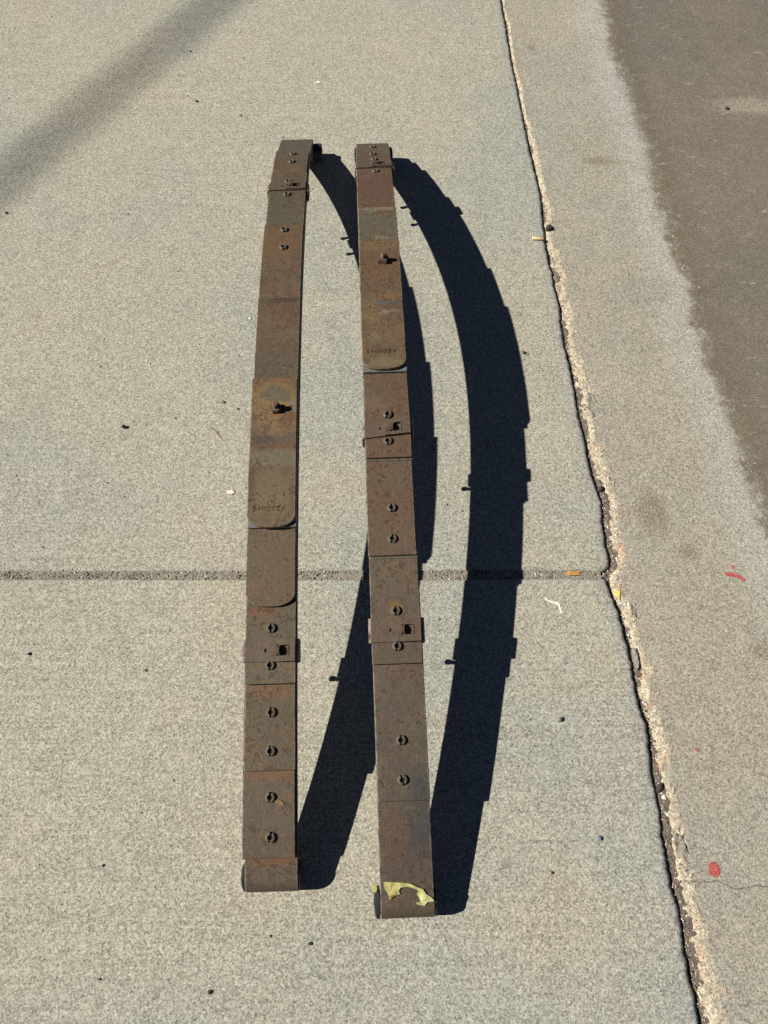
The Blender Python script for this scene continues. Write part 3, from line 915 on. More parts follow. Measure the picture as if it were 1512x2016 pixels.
# --- rebound clip: a strap bent round the pack, its tongue locked through a square hole
def clip_mesh(levels, ln, shear, hole_x, seed):
    rnd_ = random.Random(seed)
    H_ = levels * (T + 0.00015)
    g, th = 0.0007, 0.0028
    hw = W / 2 + 0.0026
    bm = bmesh.new()

    def warp(x, y, z):
        return (x, y + shear * x, z)
    # the strap's outline in x-z from the top left bend round the bottom to the top right bend
    rad = 0.0065
    out = []
    zt, zb = H_ + g + th, -g - th
    corners = [(-hw - th, zt, 90, 180), (-hw - th, zb, 180, 270), (hw + th, zb, 270, 360), (hw + th, zt, 0, 90)]
    cen = [(-hw - th + rad, zt - rad), (-hw - th + rad, zb + rad), (hw + th - rad, zb + rad), (hw + th - rad, zt - rad)]
    pts_ = []
    for (c, (_, _, a0, a1)) in zip(cen, corners):
        for k in range(6):
            a = math.radians(a0 + (a1 - a0) * k / 5)
            pts_.append((c[0] + rad * math.cos(a), c[1] + rad * math.sin(a), c[0] + (rad - th) * math.cos(a), c[1] + (rad - th) * math.sin(a)))
    rows_ = []
    for (xo, zo, xi, zi) in pts_:
        rows_.append([bm.verts.new(warp(xo, -ln / 2, zo)), bm.verts.new(warp(xo, ln / 2, zo)),
                      bm.verts.new(warp(xi, ln / 2, zi)), bm.verts.new(warp(xi, -ln / 2, zi))])
    for a, b in zip(rows_[:-1], rows_[1:]):
        for k in range(4):
            bm.faces.new((a[k], b[k], b[(k + 1) % 4], a[(k + 1) % 4]))
    bm.faces.new(rows_[0][::-1])
    bm.faces.new(rows_[-1])
    # the top as cells of different height: strap, overlapping tongue, hole, the lug beside it
    xl, xr = cen[0][0], cen[3][0]
    hx0, hx1 = hole_x, hole_x + 0.0125
    xs_ = sorted([xl, xl + 0.02, hx0 - 0.026, hx0 - 0.022, hx0 - 0.016, hx0 - 0.013, hx0 - 0.009, hx0 - 0.005, hx0 - 0.0015, hx0, hx1, hx1 + 0.0018, xr])
    ys_ = [-ln / 2, -ln / 2 + 0.0025, -0.0085, -0.0062, -0.003, 0.003, 0.0062, 0.0085, ln / 2 - 0.002, ln / 2]
    z0 = H_ + g

    def height(x, y):
        h = th
        if x > hx0 - 0.0165 and abs(y) < ln / 2 - 0.0005:
            h += 0.0030
        if hx0 < x < hx1 and abs(y) < 0.0085:
            return -g + 0.0003
        d2 = ((x - (hx0 - 0.0075)) / 0.0085) ** 2 + (y / 0.0085) ** 2
        if d2 < 1 and x < hx0:
            h += 0.0048 * (1 - d2) ** 0.5
        if hx1 < x < hx1 + 0.0018 and abs(y) < 0.0085:
            h += 0.0010
        if hx0 - 0.026 < x < hx0 - 0.022 and abs(y) < 0.0036:
            return 0.0003
        return h
    nx, ny = len(xs_) - 1, len(ys_) - 1
    hh = [[height((xs_[i] + xs_[i + 1]) / 2, (ys_[j] + ys_[j + 1]) / 2) for j in range(ny)] for i in range(nx)]

    def quad(p):
        bm.faces.new([bm.verts.new(warp(*q)) for q in p])
    for i in range(nx):
        for j in range(ny):
            z = z0 + hh[i][j]
            a, b, c, d = xs_[i], xs_[i + 1], ys_[j], ys_[j + 1]
            quad([(a, c, z), (b, c, z), (b, d, z), (a, d, z)])
            for (di, dj, e) in ((1, 0, [(b, c), (b, d)]), (-1, 0, [(a, d), (a, c)]), (0, 1, [(b, d), (a, d)]), (0, -1, [(a, c), (b, c)])):
                ii, jj = i + di, j + dj
                if 0 <= ii < nx and 0 <= jj < ny:
                    zz = z0 + hh[ii][jj]
                elif di:
                    zz = z0 + th
                else:
                    zz = z0 + 0.0001
                if zz < z - 1e-6:
                    (p, q) = e
                    quad([(p[0], p[1], zz), (q[0], q[1], zz), (q[0], q[1], z), (p[0], p[1], z)])
    bmesh.ops.remove_doubles(bm, verts=bm.verts, dist=1e-6)
    for v in bm.verts:
        v.co += Vector((0.0004 * mnoise.noise(v.co * 60 + Vector((seed, 0, 0))), 0.0012 * mnoise.noise(v.co * 30 + Vector((0, seed, 0))), 0.0003 * mnoise.noise(v.co * 50)))
    bmesh.ops.recalc_face_normals(bm, faces=bm.faces)
    me = bpy.data.meshes.new('rebound_clip')
    bm.to_mesh(me)
    bm.free()
    me.materials.append(M_CLIP)
    bv = []
    for v in me.vertices:
        bv.append(1.0 if abs(abs(v.co.x) - hw - th) < 0.0035 and v.co.z > H_ * 0.8 else 0.0)
    fattr(me, 'rubbed', bv)
    return me


def add_clip(root, sp, y, levels, ln, shear, hole_x, seed):
    o = link('rebound_clip', clip_mesh(levels, ln, shear, hole_x, seed), None, root)
    place(o, sp, 0.0, y, 0.0)
    bvm = o.modifiers.new('bevel', 'BEVEL')
    bvm.width = 0.0005
    bvm.segments = 1
    bvm.limit_method = 'ANGLE'
    return o


def bolt_mesh(kind):
    bm = bmesh.new()
    n = 4 if kind == 'square' else 6
    rr = 0.0128 if kind == 'square' else 0.0112
    bmesh.ops.create_cone(bm, cap_ends=True, segments=n, radius1=rr, radius2=rr * 0.97, depth=0.0100, matrix=Matrix.Translation((0, 0, 0.0045)) @ Matrix.Rotation(0.6, 4, 'Z'))
    bmesh.ops.bevel(bm, geom=[e for e in bm.edges], offset=0.0009, segments=2, affect='EDGES')
    me = bpy.data.meshes.new('nut')
    bm.to_mesh(me)
    bm.free()
    me.materials.append(M_BOLT)
    # threaded end
    V, F = [], []
    prof = []
    z = 0.0095
    while z < 0.0185:
        prof += [(0.0057, z), (0.0050, z + 0.0007)]
        z += 0.0014
    prof += [(0.0050, z), (0.0042, z + 0.0008), (0.0, z + 0.0009)]
    for (r, zz) in prof:
        for i in range(14):
            a = 2 * math.pi * i / 14
            V.append((r * math.cos(a) + zz * 0.05, r * math.sin(a) + zz * 0.03, zz))
    for i in range(len(prof) - 1):
        for j in range(14):
            a, b = i * 14 + j, i * 14 + (j + 1) % 14
            F.append((a, b, b + 14, a + 14))
    m2 = bpy.data.meshes.new('bolt_end')
    m2.from_pydata(V, [], F)
    m2.update()
    m2.materials.append(M_BOLT)
    return me, m2


def bush_mesh(left, rightx, rb, broken):
    """rubber eye bushing with its flanges, lathe about x, worn and lumpy"""
    prof = [(-W / 2 - left, 0.0001), (-W / 2 - left, 0.0075), (-W / 2 - left + 0.0012, rb * 0.86), (-W / 2 - left + 0.003, rb), (-W / 2 - 0.0012, rb),
            (-W / 2 - 0.0006, 0.0163), (W / 2 + 0.0006, 0.0163), (W / 2 + 0.0012, rb), (W / 2 + rightx - 0.003, rb), (W / 2 + rightx - 0.0012, rb * 0.86),
            (W / 2 + rightx, 0.0075), (W / 2 + rightx, 0.0001)]
    V, F = [], []
    n = 28
    for i, (x, r) in enumerate(prof):
        for j in range(n):
            a = 2 * math.pi * j / n
            k = 1 + broken * (0.14 * mnoise.noise(Vector((math.cos(a) * 1.6 + x * 60, math.sin(a) * 1.6, broken * 7))) if r > 0.017 else 0)
            xx = x + (broken * 0.003 * mnoise.noise(Vector((math.cos(a) * 2, math.sin(a) * 2, 3.3 + x * 20))) if abs(x) > W / 2 + 0.002 else 0)
            z = r * k * math.sin(a)
            V.append((xx, r * k * math.cos(a), max(z, -0.0226)))
    for i in range(len(prof) - 1):
        for j in range(n):
            a, b = i * n + j, i * n + (j + 1) % n
            F.append((a, b, b + n, a + n))
    me = bpy.data.meshes.new('eye_bushing')
    me.from_pydata(V, [], F)
    me.update()
    me.materials.append(M_RUBBER)
    return me


def engrave(o, sp, text, x, y, off, size, width):
    """stamp figures into the leaf's upper face"""
    cu = bpy.data.curves.new('figures', 'FONT')
    cu.body = text
    cu.size = size
    cu.extrude = 0.0008
    cu.align_x = 'CENTER'
    cu.align_y = 'CENTER'
    cu.space_character = 1.12
    cu.resolution_u = 3
    c = bpy.data.objects.new('figures', cu)
    COL.objects.link(c)
    bpy.context.view_layer.update()
    dg = bpy.context.evaluated_depsgraph_get()
    me = bpy.data.meshes.new_from_object(c.evaluated_get(dg))
    bpy.data.objects.remove(c)
    xs_ = [v.co.x for v in me.vertices]
    k = width / (max(xs_) - min(xs_))
    t, n = sp.frame(y)
    py, pz = sp.pt(y, off)
    mt = Matrix(((1, 0, 0, x), (0, t[0], n[0], py), (0, t[1], n[1], pz), (0, 0, 0, 1)))
    for v in me.vertices:
        v.co = mt @ Vector((v.co.x * k, v.co.y, v.co.z + 0.0001))
    bm = bmesh.new()
    bm.from_mesh(me)
    bmesh.ops.remove_doubles(bm, verts=bm.verts, dist=1e-7)
    bm.to_mesh(me)
    bm.free()
    cut = bpy.data.objects.new('figures', me)
    COL.objects.link(cut)
    par = o.parent
    o.parent = None
    bmod = o.modifiers.new('stamp', 'BOOLEAN')
    bmod.operation = 'DIFFERENCE'
    bmod.solver = 'EXACT'
    bmod.object = cut
    bpy.context.view_layer.update()
    dg = bpy.context.evaluated_depsgraph_get()
    res = bpy.data.meshes.new_from_object(o.evaluated_get(dg))
    o.modifiers.clear()
    if len(res.polygons) > len(o.data.polygons):
        o.data = res
    o.parent = par
    bpy.data.objects.remove(cut)


R_EYE = 0.0205
# underside of the right spring's main leaf (distance along it, height)
SPR = Spring([(0.020, 0.0450), (0.061, 0.0555), (0.100, 0.0655), (0.151, 0.0765), (0.272, 0.104), (0.390, 0.126), (0.430, 0.134), (0.559, 0.155), (0.703, 0.174),
              (0.886, 0.186), (1.035, 0.189), (1.10, 0.188), (1.214, 0.181), (1.344, 0.163), (1.448, 0.141), (1.533, 0.121), (1.596, 0.102), (1.70, 0.065), (1.74, 0.047)], 6)
SPL = Spring([(0.050, 0.0422), (0.069, 0.0488), (0.085, 0.0555), (0.102, 0.0610), (0.145, 0.0740), (0.195, 0.087), (0.299, 0.109), (0.358, 0.120), (0.462, 0.141), (0.590, 0.166),
              (0.697, 0.180), (0.80, 0.185), (0.869, 0.187), (1.0, 0.1895), (1.06, 0.189), (1.277, 0.177), (1.377, 0.163), (1.447, 0.149), (1.576, 0.115), (1.70, 0.073), (1.76, 0.048)], 6)


def build_spring(sp, x_left, yaw, label, plates, mats, pins, clips, bolt, eyes, number, grp, liners=()):
    root = bpy.data.objects.new('leaf_spring', None)
    root.empty_display_size = 0.1
    COL.objects.link(root)
    root.location = (x_left + W / 2 * math.cos(yaw), W / 2 * math.sin(yaw), 0)
    root.rotation_euler = (0, 0, yaw)
    tag(root, label, 'leaf spring', grp)
    rows, c0, c1 = main_rows(sp, R_EYE)
    o = sweep_leaf('main_leaf', rows, mats[0], root)
    o['label'] = 'longest spring plate, its ends curled into eyes'
    plates_o = []
    for k, kw in enumerate(plates):
        o = sweep_leaf('spring_plate', leaf_rows(sp, k + 1, seed=k + 1.5 + x_left, **kw), mats[k + 1], root)
        plates_o.append(o)
    for (lv, yb, dxl) in liners:
        o = sweep_leaf('liner_strip', leaf_rows(sp, lv, yb - 0.0042, yb + 0.05, dx=dxl, th=0.0013, seed=lv + 0.3), M_PIN, root)
        o['label'] = 'thin grey edge of a liner showing under a plate tip'
    txt, tx, ty, size, wd_ = number
    plates_o[-1]['label'] = 'short top plate with a rounded tip, stamped ' + txt
    engrave(plates_o[-1], sp, txt, tx, ty, (len(plates) + 1) * T + len(plates) * 0.00015, size, wd_)
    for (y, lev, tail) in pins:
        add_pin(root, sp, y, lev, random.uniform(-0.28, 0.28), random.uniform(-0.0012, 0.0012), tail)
    for c in clips:
        add_clip(root, sp, *c)
    by, blev, bk, bx = bolt
    nut, end = bolt_mesh(bk)
    cb = link('centre_nut', nut, None, root)
    place(cb, sp, bx, by, blev * (T + 0.00015))
    be = link('bolt_end', end, None, cb)
    for (c, (lft, rgt, rb, brk)) in zip((c0, c1), eyes):
        b = link('eye_bushing', bush_mesh(lft, rgt, rb, brk), None, root)
        b.location = (0, c[0], c[1])
    return root, c0, c1


GRP = 'pair of rusty leaf springs on the pavement'
RS, rc0, rc1 = build_spring(
    SPR, -0.0057, 0.0372, 'right-hand rusty leaf spring, stamped 3400034, with yellow leaf scrap on its near end',
    [dict(y0=0.149, y1=1.765, dx=0.0, yaw=-0.0010), dict(y0=0.357, y1=1.745, dx=-0.0006), dict(y0=0.536, y1=1.712, dx=-0.0010, yaw=0.001, lift0=0.0015),
     dict(y0=0.714, y1=1.605, dx=-0.0012, yaw=-0.001, lift0=0.0015), dict(y0=0.889, y1=1.352, dx=-0.0005, tip0='square'),
     dict(y0=0.8905, y1=1.231, dx=-0.0010, yaw=0.002, tip0='round', tip1='corner', lift0=0.0010)],
    RUST_R,
    [(0.239, 2, False), (0.180, 2, False), (0.443, 3, False), (0.385, 3, True), (0.621, 4, False), (0.565, 4, False), (0.800, 5, False), (0.746, 5, True),
     (1.521, 5, True), (1.586, 5, True), (1.638, 4, False), (1.689, 4, False)],
    [(0.771, 5, 0.030, 0.10, 0.010, 1.0), (0.411, 3, 0.040, 0.00, 0.014, 2.0), (1.551, 5, 0.028, 0.06, 0.010, 3.0)],
    (1.163, 7, 'square', 0.006),
    [(0.010, 0.006, 0.0225, 1.0), (0.006, 0.011, 0.0225, 0.4)],
    ('3400034', -0.007, 0.930, 0.0125, 0.0570), GRP, [(4, 0.714, 0.0004), (3, 0.536, 0.0004)])
LS, lc0, lc1 = build_spring(
    SPL, -0.2172, 0.0291, 'left-hand rusty leaf spring, stamped 3400024, with a bare curled near end',
    [dict(y0=0.069, y1=1.785, dx=-0.0016, yaw=0.002), dict(y0=0.195, y1=1.66, dx=-0.0016, yaw=-0.001, hw=W / 2 - 0.0008), dict(y0=0.325, y1=1.515, dx=-0.0004, lift0=0.0015),
     dict(y0=0.447, y1=1.294, dx=-0.0010, tip0='round', lift0=0.0008), dict(y0=0.580, y1=1.068, dx=0.0, tip1='square'),
     dict(y0=0.578, y1=0.869, dx=-0.0006, yaw=-0.002, tip0='round', lift0=0.0008)],
    RUST_L,
    [(0.156, 2, False), (0.099, 2, False), (0.282, 3, False), (0.224, 3, False), (0.413, 4, False), (0.354, 4, True),
     (1.218, 5, False), (1.275, 5, False), (1.416, 4, True), (1.471, 4, True), (1.587, 3, False), (1.635, 3, False)],
    [(0.377, 4, 0.036, 0.0, 0.016, 4.0), (1.447, 4, 0.030, 0.02, 0.012, 5.0)],
    (0.802, 7, 'hex', 0.003),
    [(0.007, 0.005, 0.0225, 0.5), (0.003, 0.022, 0.0205, 0.9)],
    ('3400024', -0.005, 0.611, 0.0125, 0.0560), GRP, [(2, 0.325, 0.0006)])
print('EYES', rc0, rc1, lc0, lc1)


# ------------------------------------------------------------------ leaf scrap on the right spring's near end
def skin_z(sp, c0, y):
    """height of the main leaf's upper face at y, round the near eye"""
    ro = R_EYE + T / 2
    best = -1
    if abs(y - c0[0]) < ro:
        best = c0[1] + math.sqrt(ro * ro - (y - c0[0]) ** 2)
    if y > c0[0]:
        # the arch's upper face
        yy_ = y
        for _ in range(4):
            q = sp.pt(yy_, T)
            yy_ += y - q[0]
        ye = sp.eye_end(-1, R_EYE)
        if yy_ > ye:
            best = sp.pt(yy_, T)[1]
    return best


def sheet(name, outline, zfun, th, mats, curl=0.0, seed=0.0, cuts=2):
    """a thin ragged piece laid on a surface: filled outline, finely cut, given thickness"""
    bm = bmesh.new()
    vs_ = [bm.verts.new((x, y, 0)) for (x, y) in outline]
    es = [bm.edges.new((vs_[i], vs_[(i + 1) % len(vs_)])) for i in range(len(vs_))]
    bmesh.ops.triangle_fill(bm, use_beauty=True, edges=es)
    for _ in range(cuts):
        bmesh.ops.subdivide_edges(bm, edges=bm.edges[:], cuts=1, use_grid_fill=True)
        bmesh.ops.triangulate(bm, faces=bm.faces[:])
    for v in bm.verts:
        a = mnoise.noise(Vector((v.co.x * 90 + seed, v.co.y * 90, seed)))
        v.co.z = zfun(v.co.x, v.co.y) + 0.0006 + curl * (0.5 + 0.5 * a)
    bmesh.ops.recalc_face_normals(bm, faces=bm.faces)
    if sum(f.normal.z for f in bm.faces) < 0:
        bmesh.ops.reverse_faces(bm, faces=bm.faces)
    r = bmesh.ops.extrude_face_region(bm, geom=bm.faces[:])
    for e in r['geom']:
        if isinstance(e, bmesh.types.BMVert):
            e.co.z += th
    bmesh.ops.recalc_face_normals(bm, faces=bm.faces)
    return from_bm(name, bm, mats)


t = NT('withered_leaf')
n1 = t.noise(70, 4, 0.6)
n2 = t.noise(220, 3, 0.6)
lc = t.ramp(n1, [(0.36, (0.20, 0.11, 0.045)), (0.43, (0.38, 0.32, 0.11)), (0.54, (0.34, 0.35, 0.13)), (0.72, (0.52, 0.49, 0.24))])
lc = t.mix(t.step(n2, 0.62, 0.75), lc, (0.26, 0.14, 0.05))
M_LEAF = t.done(lc, 0.6, t.bump(n2, 0.0006, 0.8), spec=0.3)
PX = [(1035, 340), (1062, 343), (1110, 347), (1160, 350), (1215, 358), (1270, 382), (1302, 393), (1322, 420), (1362, 443), (1377, 464), (1332, 468),
      (1312, 488), (1266, 480), (1254, 470), (1287, 464), (1276, 440), (1258, 420), (1272, 402), (1240, 386), (1198, 374), (1152, 378), (1138, 395),
      (1147, 415), (1112, 424), (1076, 446), (1070, 425), (1060, 402), (1040, 380)]
outl = [((q[0] - 1010) / 365 * W - W / 2 + (q[1] - 340) * -0.00001, 0.034 - (q[1] - 340) / 150 * 0.036) for q in PX]
lf = sheet('leaf_scrap', outl, lambda x, y: skin_z(SPR, rc0, y), 0.0003, M_LEAF, 0.0042, 2.0, 2)
lf.location = RS.location
lf.rotation_euler = RS.rotation_euler
tag(lf, 'torn yellow green leaf scrap stuck across the near end of the right spring', 'leaf scrap')
sc2 = sheet('leaf_scrap', [(-0.056, 0.028), (-0.050, 0.033), (-0.046, 0.026), (-0.048, 0.019), (-0.053, 0.022)], lambda x, y: 0.0465, 0.0003, M_LEAF, 0.002, 5.0, 1)
sc2.location = RS.location + Vector((0, 0, -0.0005))
sc2.rotation_euler = RS.rotation_euler
tag(sc2, 'small green leaf crumb on the black bushing left of the right spring', 'leaf scrap')
q = SPL.pt(0.152, 2 * T)
sc3 = sheet('leaf_scrap', [(0.006, 0.146), (0.012, 0.150), (0.018, 0.146), (0.022, 0.141), (0.016, 0.139), (0.011, 0.142)],
            lambda x, y: q[1] + SPL.m(0.15) * (y - q[0]), 0.0004, plain('dry_husk', (0.20, 0.13, 0.06), 0.8, 0.5, 200), 0.002, 8.0, 1)
sc3.location = LS.location
sc3.rotation_euler = LS.rotation_euler
tag(sc3, 'dry brown husk beside a split pin near the left spring near end', 'leaf scrap')


# ------------------------------------------------------------------ single bits lying about
def pebble(name, x, y, r, mat, label, cat, z0=0.0, flat=0.6, seed=1, group=None, n=1):
    v, f = pebble_geo((0, 0, 0), r, seed, flat, n)
    zmin = min(p[2] for p in v)
    v = [(p[0], p[1], p[2] - zmin - 0.0004) for p in v]
    k_ = 0.74 if z0 >= -0.002 else 1.0
    o = from_py(name, [(p[0] * k_, p[1] * k_, p[2] * k_) for p in v], f, mat)
    o.location = (x, y, z0)
    return tag(o, label, cat, group)


M_BROWN = plain('brown_husk', (0.075, 0.038, 0.025), 0.7, 0.5, 160, 0.0008)
pebble('seed_husk', -0.559, 0.914, 0.0085, M_BROWN, 'dark brown seed husk alone on the slab left of the springs', 'husk', seed=4, flat=0.7)
PG = 'pebbles scattered on the pavement'
pebble('pebble', -0.352, 0.980, 0.0060, M_GREYSTONE, 'smooth grey green pebble above the twig, left of the left spring', 'pebble', seed=5, flat=0.5, group=PG)
pebble('pebble', -0.318, 0.962, 0.0034, M_DKSTONE, 'tiny black pebble just right of the grey green pebble', 'pebble', seed=6, group=PG)
pebble('pebble', -0.528, 2.016, 0.0060, M_DKSTONE, 'dark pebble near the diagonal shadow, upper left of the springs', 'pebble', seed=7, group=PG)
pebble('pebble', -0.400, 1.954, 0.0055, M_GREYSTONE, 'grey pebble on the slab just above and left of the left spring', 'pebble', seed=8, group=PG)
pebble('pebble', -0.573, 2.249, 0.0050, M_DKSTONE, 'dark pebble at the lower edge of the diagonal shadow', 'pebble', seed=9, group=PG)
pebble('pebble', 0.311, 0.293, 0.0062, M_GREYSTONE, 'grey stone with black shadow between the right spring shadow and the crack', 'pebble', seed=10, flat=0.9, group=PG)
pebble('pebble', 0.354, 0.100, 0.0066, M_BLUESTONE, 'blue slate chip lying left of the crack near the bottom', 'pebble', seed=11, flat=0.5, group=PG, n=1)
pebble('pebble', 0.272, 0.048, 0.0038, M_BROWN, 'small brown round pebble below the blue slate chip', 'pebble', seed=12, group=PG)
pebble('pebble', 0.417, 1.514, 0.0100, M_DKSTONE, 'large dark angular stone wedged in the crack above the cigarette end', 'pebble', z0=-0.009, seed=13, flat=0.9, group=PG, n=1)
pebble('pebble', 0.4455, 0.764, 0.0075, M_DKSTONE, 'black lump wedged in the crack beside the brown smudge', 'pebble', z0=-0.0105, seed=14, flat=0.9, group=PG, n=1)
pebble('pebble', 0.4685, 0.178, 0.0080, M_DKSTONE, 'dark triangular stone wedged low in the crack', 'pebble', z0=-0.0105, seed=15, flat=0.8, group=PG, n=1)
pebble('pebble', 0.4755, 0.165, 0.0055, M_PALE, 'cream chip beside the dark triangular stone in the crack', 'pebble', z0=-0.0095, seed=16, flat=0.8, group=PG, n=1)
pebble('pebble', -0.655, 0.414, 0.0045, M_DKSTONE, 'dark pebble alone at the left, just below the joint', 'pebble', seed=17, group=PG)
pebble('pebble', -0.116, -0.051, 0.0046, M_DKSTONE, 'dark pebble on the slab below the gap between both springs', 'pebble', seed=18, group=PG)
pebble('pebble', -0.266, -0.115, 0.0046, M_DKSTONE, 'black pebble at the bottom, left of the left spring', 'pebble', seed=19, group=PG)
pebble('pebble', -0.963, 1.569, 0.0050, M_DKSTONE, 'dark pebble at the left picture edge below the diagonal shadow', 'pebble', seed=20, group=PG)
pebble('pebble', -0.435, 0.383, 0.0040, M_DKSTONE, 'dark chip between the joint and the left spring near clip', 'pebble', seed=21, flat=0.4, group=PG)
pebble('pebble', 0.238, 0.572, 0.0085, M_GREYSTONE, 'grey lump lying in the joint inside the right spring shadow', 'pebble', z0=-0.0035, seed=22, flat=0.7, group=PG)
pebble('pebble', 0.318, 1.116, 0.0055, M_DKSTONE, 'dark crumb at the right edge of the right spring shadow', 'pebble', seed=23, flat=0.5, group=PG, n=1)
pebble('pebble', 0.326, 1.112, 0.0040, M_GREYSTONE, 'grey crumb touching the dark crumb at the shadow edge', 'pebble', seed=24, flat=0.5, group=PG, n=1)
pebble('pebble', 0.962, 1.985, 0.0060, M_DKSTONE, 'dark pebble on the dirty wheel track at upper right', 'pebble', z0=APRON_Z, seed=25, group=PG)

flat0 = lambda x, y: 0.0
flatA = lambda x, y: APRON_Z
M_PAPER = plain('pale_paper', (0.66, 0.62, 0.50), 0.85, 0.12, 150)


def blob_outline(cx, cy, rx, ry, seed, n=14, rag=0.35):
    rnd_ = random.Random(seed)
    return [(cx + rx * math.cos(2 * math.pi * k / n) * (1 + rnd_.uniform(-rag, rag)), cy + ry * math.sin(2 * math.pi * k / n) * (1 + rnd_.uniform(-rag, rag))) for k in range(n)]


tag(sheet('paper_scrap', blob_outline(-0.314, 0.754, 0.008, 0.006, 3), flat0, 0.0004, M_PAPER, 0.003, 1.0, 1), 'cream paper scrap on the slab left of the left spring stamped tip', 'paper scrap')
tag(sheet('paper_scrap', blob_outline(-0.313, 1.218, 0.003, 0.004, 4, 8), flat0, 0.0003, M_PAPER, 0.0015, 2.0, 1), 'tiny white fleck left of the left spring, far half', 'paper scrap')
tag(sheet('paper_scrap', blob_outline(-0.19, 2.10, 0.007, 0.005, 5, 8, 0.5), flat0, 0.0003, M_PAPER, 0.0015, 2.0, 1), 'small white fleck on the slab beyond the left spring far end', 'paper scrap')

# twig
V, F = [], []
tp = [(-0.371, 0.914), (-0.366, 0.909), (-0.358, 0.901), (-0.351, 0.892), (-0.345, 0.884)]
for i, (x, y) in enumerate(tp):
    for k in range(6):
        a = 2 * math.pi * k / 6
        V.append((x + 0.0007 * math.cos(a) * 0.75, y + 0.0007 * math.cos(a) * 0.65, 0.0006 + 0.0007 * math.sin(a) + (0.001 if i == 2 else 0)))
for i in range(len(tp) - 1):
    for k in range(6):
        a, b = i * 6 + k, i * 6 + (k + 1) % 6
        F.append((a, b, b + 6, a + 6))
F += [tuple(range(6)), tuple(range(len(V) - 6, len(V)))]
tag(from_py('twig', V, F, plain('twig_bark', (0.14, 0.10, 0.06), 0.8)), 'thin straight brown twig lying on the slab left of the left spring', 'twig')


# cigarette end
def cyl_x(x0, x1, r, seg=14, squash=0.85):
    V_, F_ = [], []
    prof = [(x0, r * 0.05), (x0, r * 0.9), (x0 + 0.0006, r), (x1 - 0.0006, r), (x1, r * 0.9), (x1, r * 0.05)]
    for (x, rr) in prof:
        for k in range(seg):
            a = 2 * math.pi * k / seg
            V_.append((x, rr * math.cos(a), rr * squash * (1 + 0.06 * math.sin(3 * a + x * 900)) * math.sin(a)))
    for i in range(len(prof) - 1):
        for k in range(seg):
            a, b = i * seg + k, i * seg + (k + 1) % seg
            F_.append((a, b, b + seg, a + seg))
    return V_, F_


ce = bpy.data.objects.new('cigarette_end', None)
ce.empty_display_size = 0.02
COL.objects.link(ce)
ce.location = (0.386, 1.474, 0.0036)
ce.rotation_euler = (0, 0.06, -0.03)
tag(ce, 'yellow cigarette end lying across the edge of the crack', 'cigarette end')
v, f = cyl_x(-0.0145, 0.0095, 0.0041)
from_py('filter', v, f, plain('filter_paper', (0.66, 0.50, 0.25), 0.8, 0.2, 300), ce, True)
v, f = cyl_x(0.0097, 0.0125, 0.0039)
from_py('burnt_stub', v, f, plain('burnt_paper', (0.30, 0.17, 0.09), 0.9, 0.5, 300), ce, True)
v, f = cyl_x(-0.0160, -0.0147, 0.0041)
from_py('mouth_end', v, f, plain('filter_tip', (0.68, 0.62, 0.48), 0.9, 0.15, 300), ce, True)

# fallen yellow bits
M_YEL = plain('yellow_leaf', (0.62, 0.43, 0.10), 0.6, 0.3, 150)
M_ORA = plain('orange_leaf', (0.46, 0.23, 0.06), 0.6, 0.4, 150)
tag(sheet('fallen_leaf', [(0.352, 0.574), (0.360, 0.579), (0.372, 0.577), (0.388, 0.580), (0.378, 0.574), (0.386, 0.571), (0.370, 0.570), (0.358, 0.570)],
          lambda x, y: -0.0022, 0.0003, M_ORA, 0.003, 3.0, 1), 'shrivelled orange leaf in the joint right of the springs', 'fallen leaf')
tag(sheet('fallen_leaf', [(0.4415, 0.537), (0.4475, 0.540), (0.4535, 0.536), (0.4515, 0.526), (0.4485, 0.519), (0.4465, 0.527)],
          lambda x, y: -0.005 + 0.2 * (x - 0.4415), 0.0003, M_YEL, 0.003, 4.0, 1), 'yellow leaf fragment in the crack just below the joint', 'fallen leaf')
tag(sheet('straw', [(0.4715, -0.108), (0.4735, -0.111), (0.4815, -0.124), (0.4790, -0.1215)],
          lambda x, y: -0.0045, 0.0006, plain('pale_straw', (0.60, 0.52, 0.32), 0.7), 0.002, 1.0, 1), 'pale straw sliver in the crack at the bottom', 'straw')

# white dropping, a thin curved dribble
M_WHITE = plain('white_splash', (0.72, 0.71, 0.66), 0.8, 0.12, 300)
bl = [(0.307, 0.524), (0.314, 0.5185), (0.322, 0.5155), (0.331, 0.515), (0.3345, 0.509), (0.336, 0.500), (0.3375, 0.491), (0.335, 0.4915), (0.333, 0.500), (0.331, 0.5085),
      (0.327, 0.5115), (0.319, 0.513), (0.312, 0.517), (0.306, 0.522)]
tag(sheet('white_splash', bl, lambda x, y: -0.0004, 0.0003, M_WHITE, 0.0, 1.0, 1), 'thin curved white splash on the slab left of the crack', 'splash')

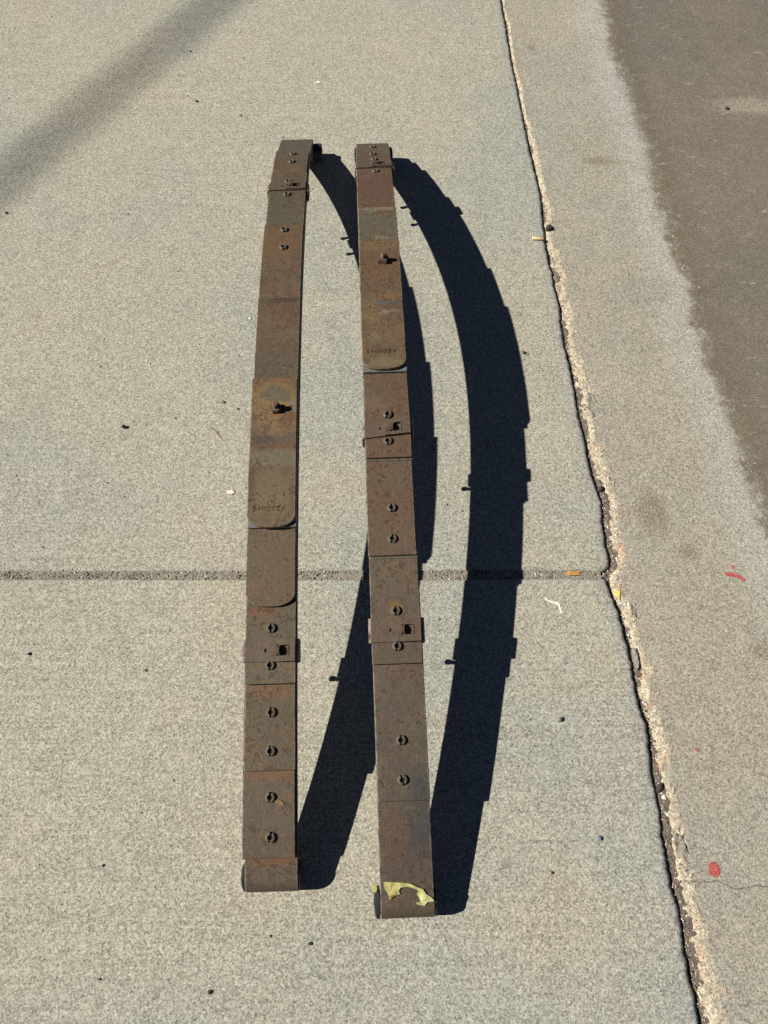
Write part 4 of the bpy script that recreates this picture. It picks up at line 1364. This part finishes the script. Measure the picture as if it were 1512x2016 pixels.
# red paint marks on the apron
t = NT('red_paint')
n1 = t.noise(300, 4, 0.7)
M_REDP = t.done(t.mix(t.step(n1, 0.42, 0.66), (0.36, 0.045, 0.048), (0.38, 0.17, 0.14)), 0.6, t.bump(n1, 0.0006, 0.8), spec=0.3)
n2 = None
RG = 'red paint marks on the concrete right of the crack'
tag(sheet('paint_mark', blob_outline(0.537, 0.053, 0.0095, 0.0115, 9, 18, 0.10) , lambda x, y: APRON_Z - 0.0002, 0.0004, M_REDP, 0.0, 1.0, 1),
    'round red paint drop above the hairline crack', 'paint mark', RG)
tag(sheet('paint_mark', [(0.662, 0.576), (0.672, 0.578), (0.684, 0.575), (0.694, 0.569), (0.700, 0.561), (0.697, 0.557), (0.686, 0.565), (0.674, 0.568), (0.664, 0.570)],
          lambda x, y: APRON_Z - 0.0002, 0.0004, M_REDP, 0.0, 2.0, 1), 'curved red paint stroke at the right, level with the joint', 'paint mark', RG)
tag(sheet('paint_mark', [(0.677, 0.590), (0.681, 0.593), (0.686, 0.590), (0.684, 0.585), (0.679, 0.584)],
          lambda x, y: APRON_Z - 0.0002, 0.0004, M_REDP, 0.0, 2.0, 1), 'small red paint dot just above the curved red stroke', 'paint mark', RG)
tag(sheet('paint_mark', blob_outline(0.545, 0.242, 0.0034, 0.0038, 10, 9, 0.2), lambda x, y: APRON_Z - 0.0002, 0.0004, M_REDP, 0.0, 3.0, 1),
    'tiny red paint speck midway down the right concrete', 'paint mark', RG)

# loose flakes of the broken edge
FG = 'concrete flakes along the broken edge'
M_FLAKE = plain('grey_flake', (0.33, 0.30, 0.245), 0.9, 0.7, 130, 0.004)


def flake(cx, cy, rx, ry, seed, label):
    o = sheet('concrete_flake', blob_outline(cx, cy, rx * 0.85, ry * 0.9, seed, 20, 0.32), lambda x, y: -0.0068 + 0.0030 * nz(x, y, 90, seed) + 0.0016 * nz(x, y, 260, seed), 0.0040, M_FLAKE, 0.0022, seed, 2)
    return tag(o, label, 'concrete flake', FG)


flake(0.455, 0.975, 0.011, 0.040, 1, 'long grey flake in the stony edge, level with the right spring middle clip')
flake(0.4735, 0.503, 0.008, 0.017, 2, 'short grey flake in the stony edge below the joint')
flake(0.4635, 0.407, 0.006, 0.020, 3, 'dark grey flake beside the crack, second below the joint')
flake(0.4885, 0.087, 0.010, 0.022, 4, 'cracked grey flake in the stony edge left of the red paint drop')

# ------------------------------------------------------------------ overhead line out of the picture, whose soft shadow crosses the slab
d = Vector((0.505, 0.863, 0))
c = Vector((-0.76 - 10.2 * 1.1878, 2.1 - 10.2 * 0.0915, 10.2))
M_CABLE = plain('cable_jacket', (0.02, 0.02, 0.02), 0.7)
M_POLE = plain('pole_wood', (0.14, 0.10, 0.07), 0.9, 0.3, 8)
a, b = c - d * 19, c + d * 19
V, F = [], []
side = Vector((d.y, -d.x, 0))
NS = 39
for i in range(NS):
    u = i / (NS - 1)
    p = a.lerp(b, u)
    p.z += 0.25 * (2 * u - 1) ** 2
    for k in range(8):
        an = 2 * math.pi * k / 8
        q = p + side * (0.0225 * math.cos(an)) + Vector((0, 0, 0.0225 * math.sin(an)))
        V.append(tuple(q))
for i in range(NS - 1):
    for k in range(8):
        x0, x1 = i * 8 + k, i * 8 + (k + 1) % 8
        F.append((x0, x1, x1 + 8, x0 + 8))
tag(from_py('overhead_cable', V, F, M_CABLE), 'thick black overhead cable strung between two wooden poles', 'cable')
for e, lb in ((a, 'wooden pole holding the near end of the overhead cable'), (b, 'wooden pole holding the far end of the overhead cable')):
    bm = bmesh.new()
    bmesh.ops.create_cone(bm, cap_ends=True, segments=14, radius1=0.15, radius2=0.10, depth=11.2, matrix=Matrix.Translation((e.x, e.y, 5.6 - 0.08)))
    tag(from_bm('utility_pole', bm, M_POLE), lb, 'pole', 'poles of the overhead line')
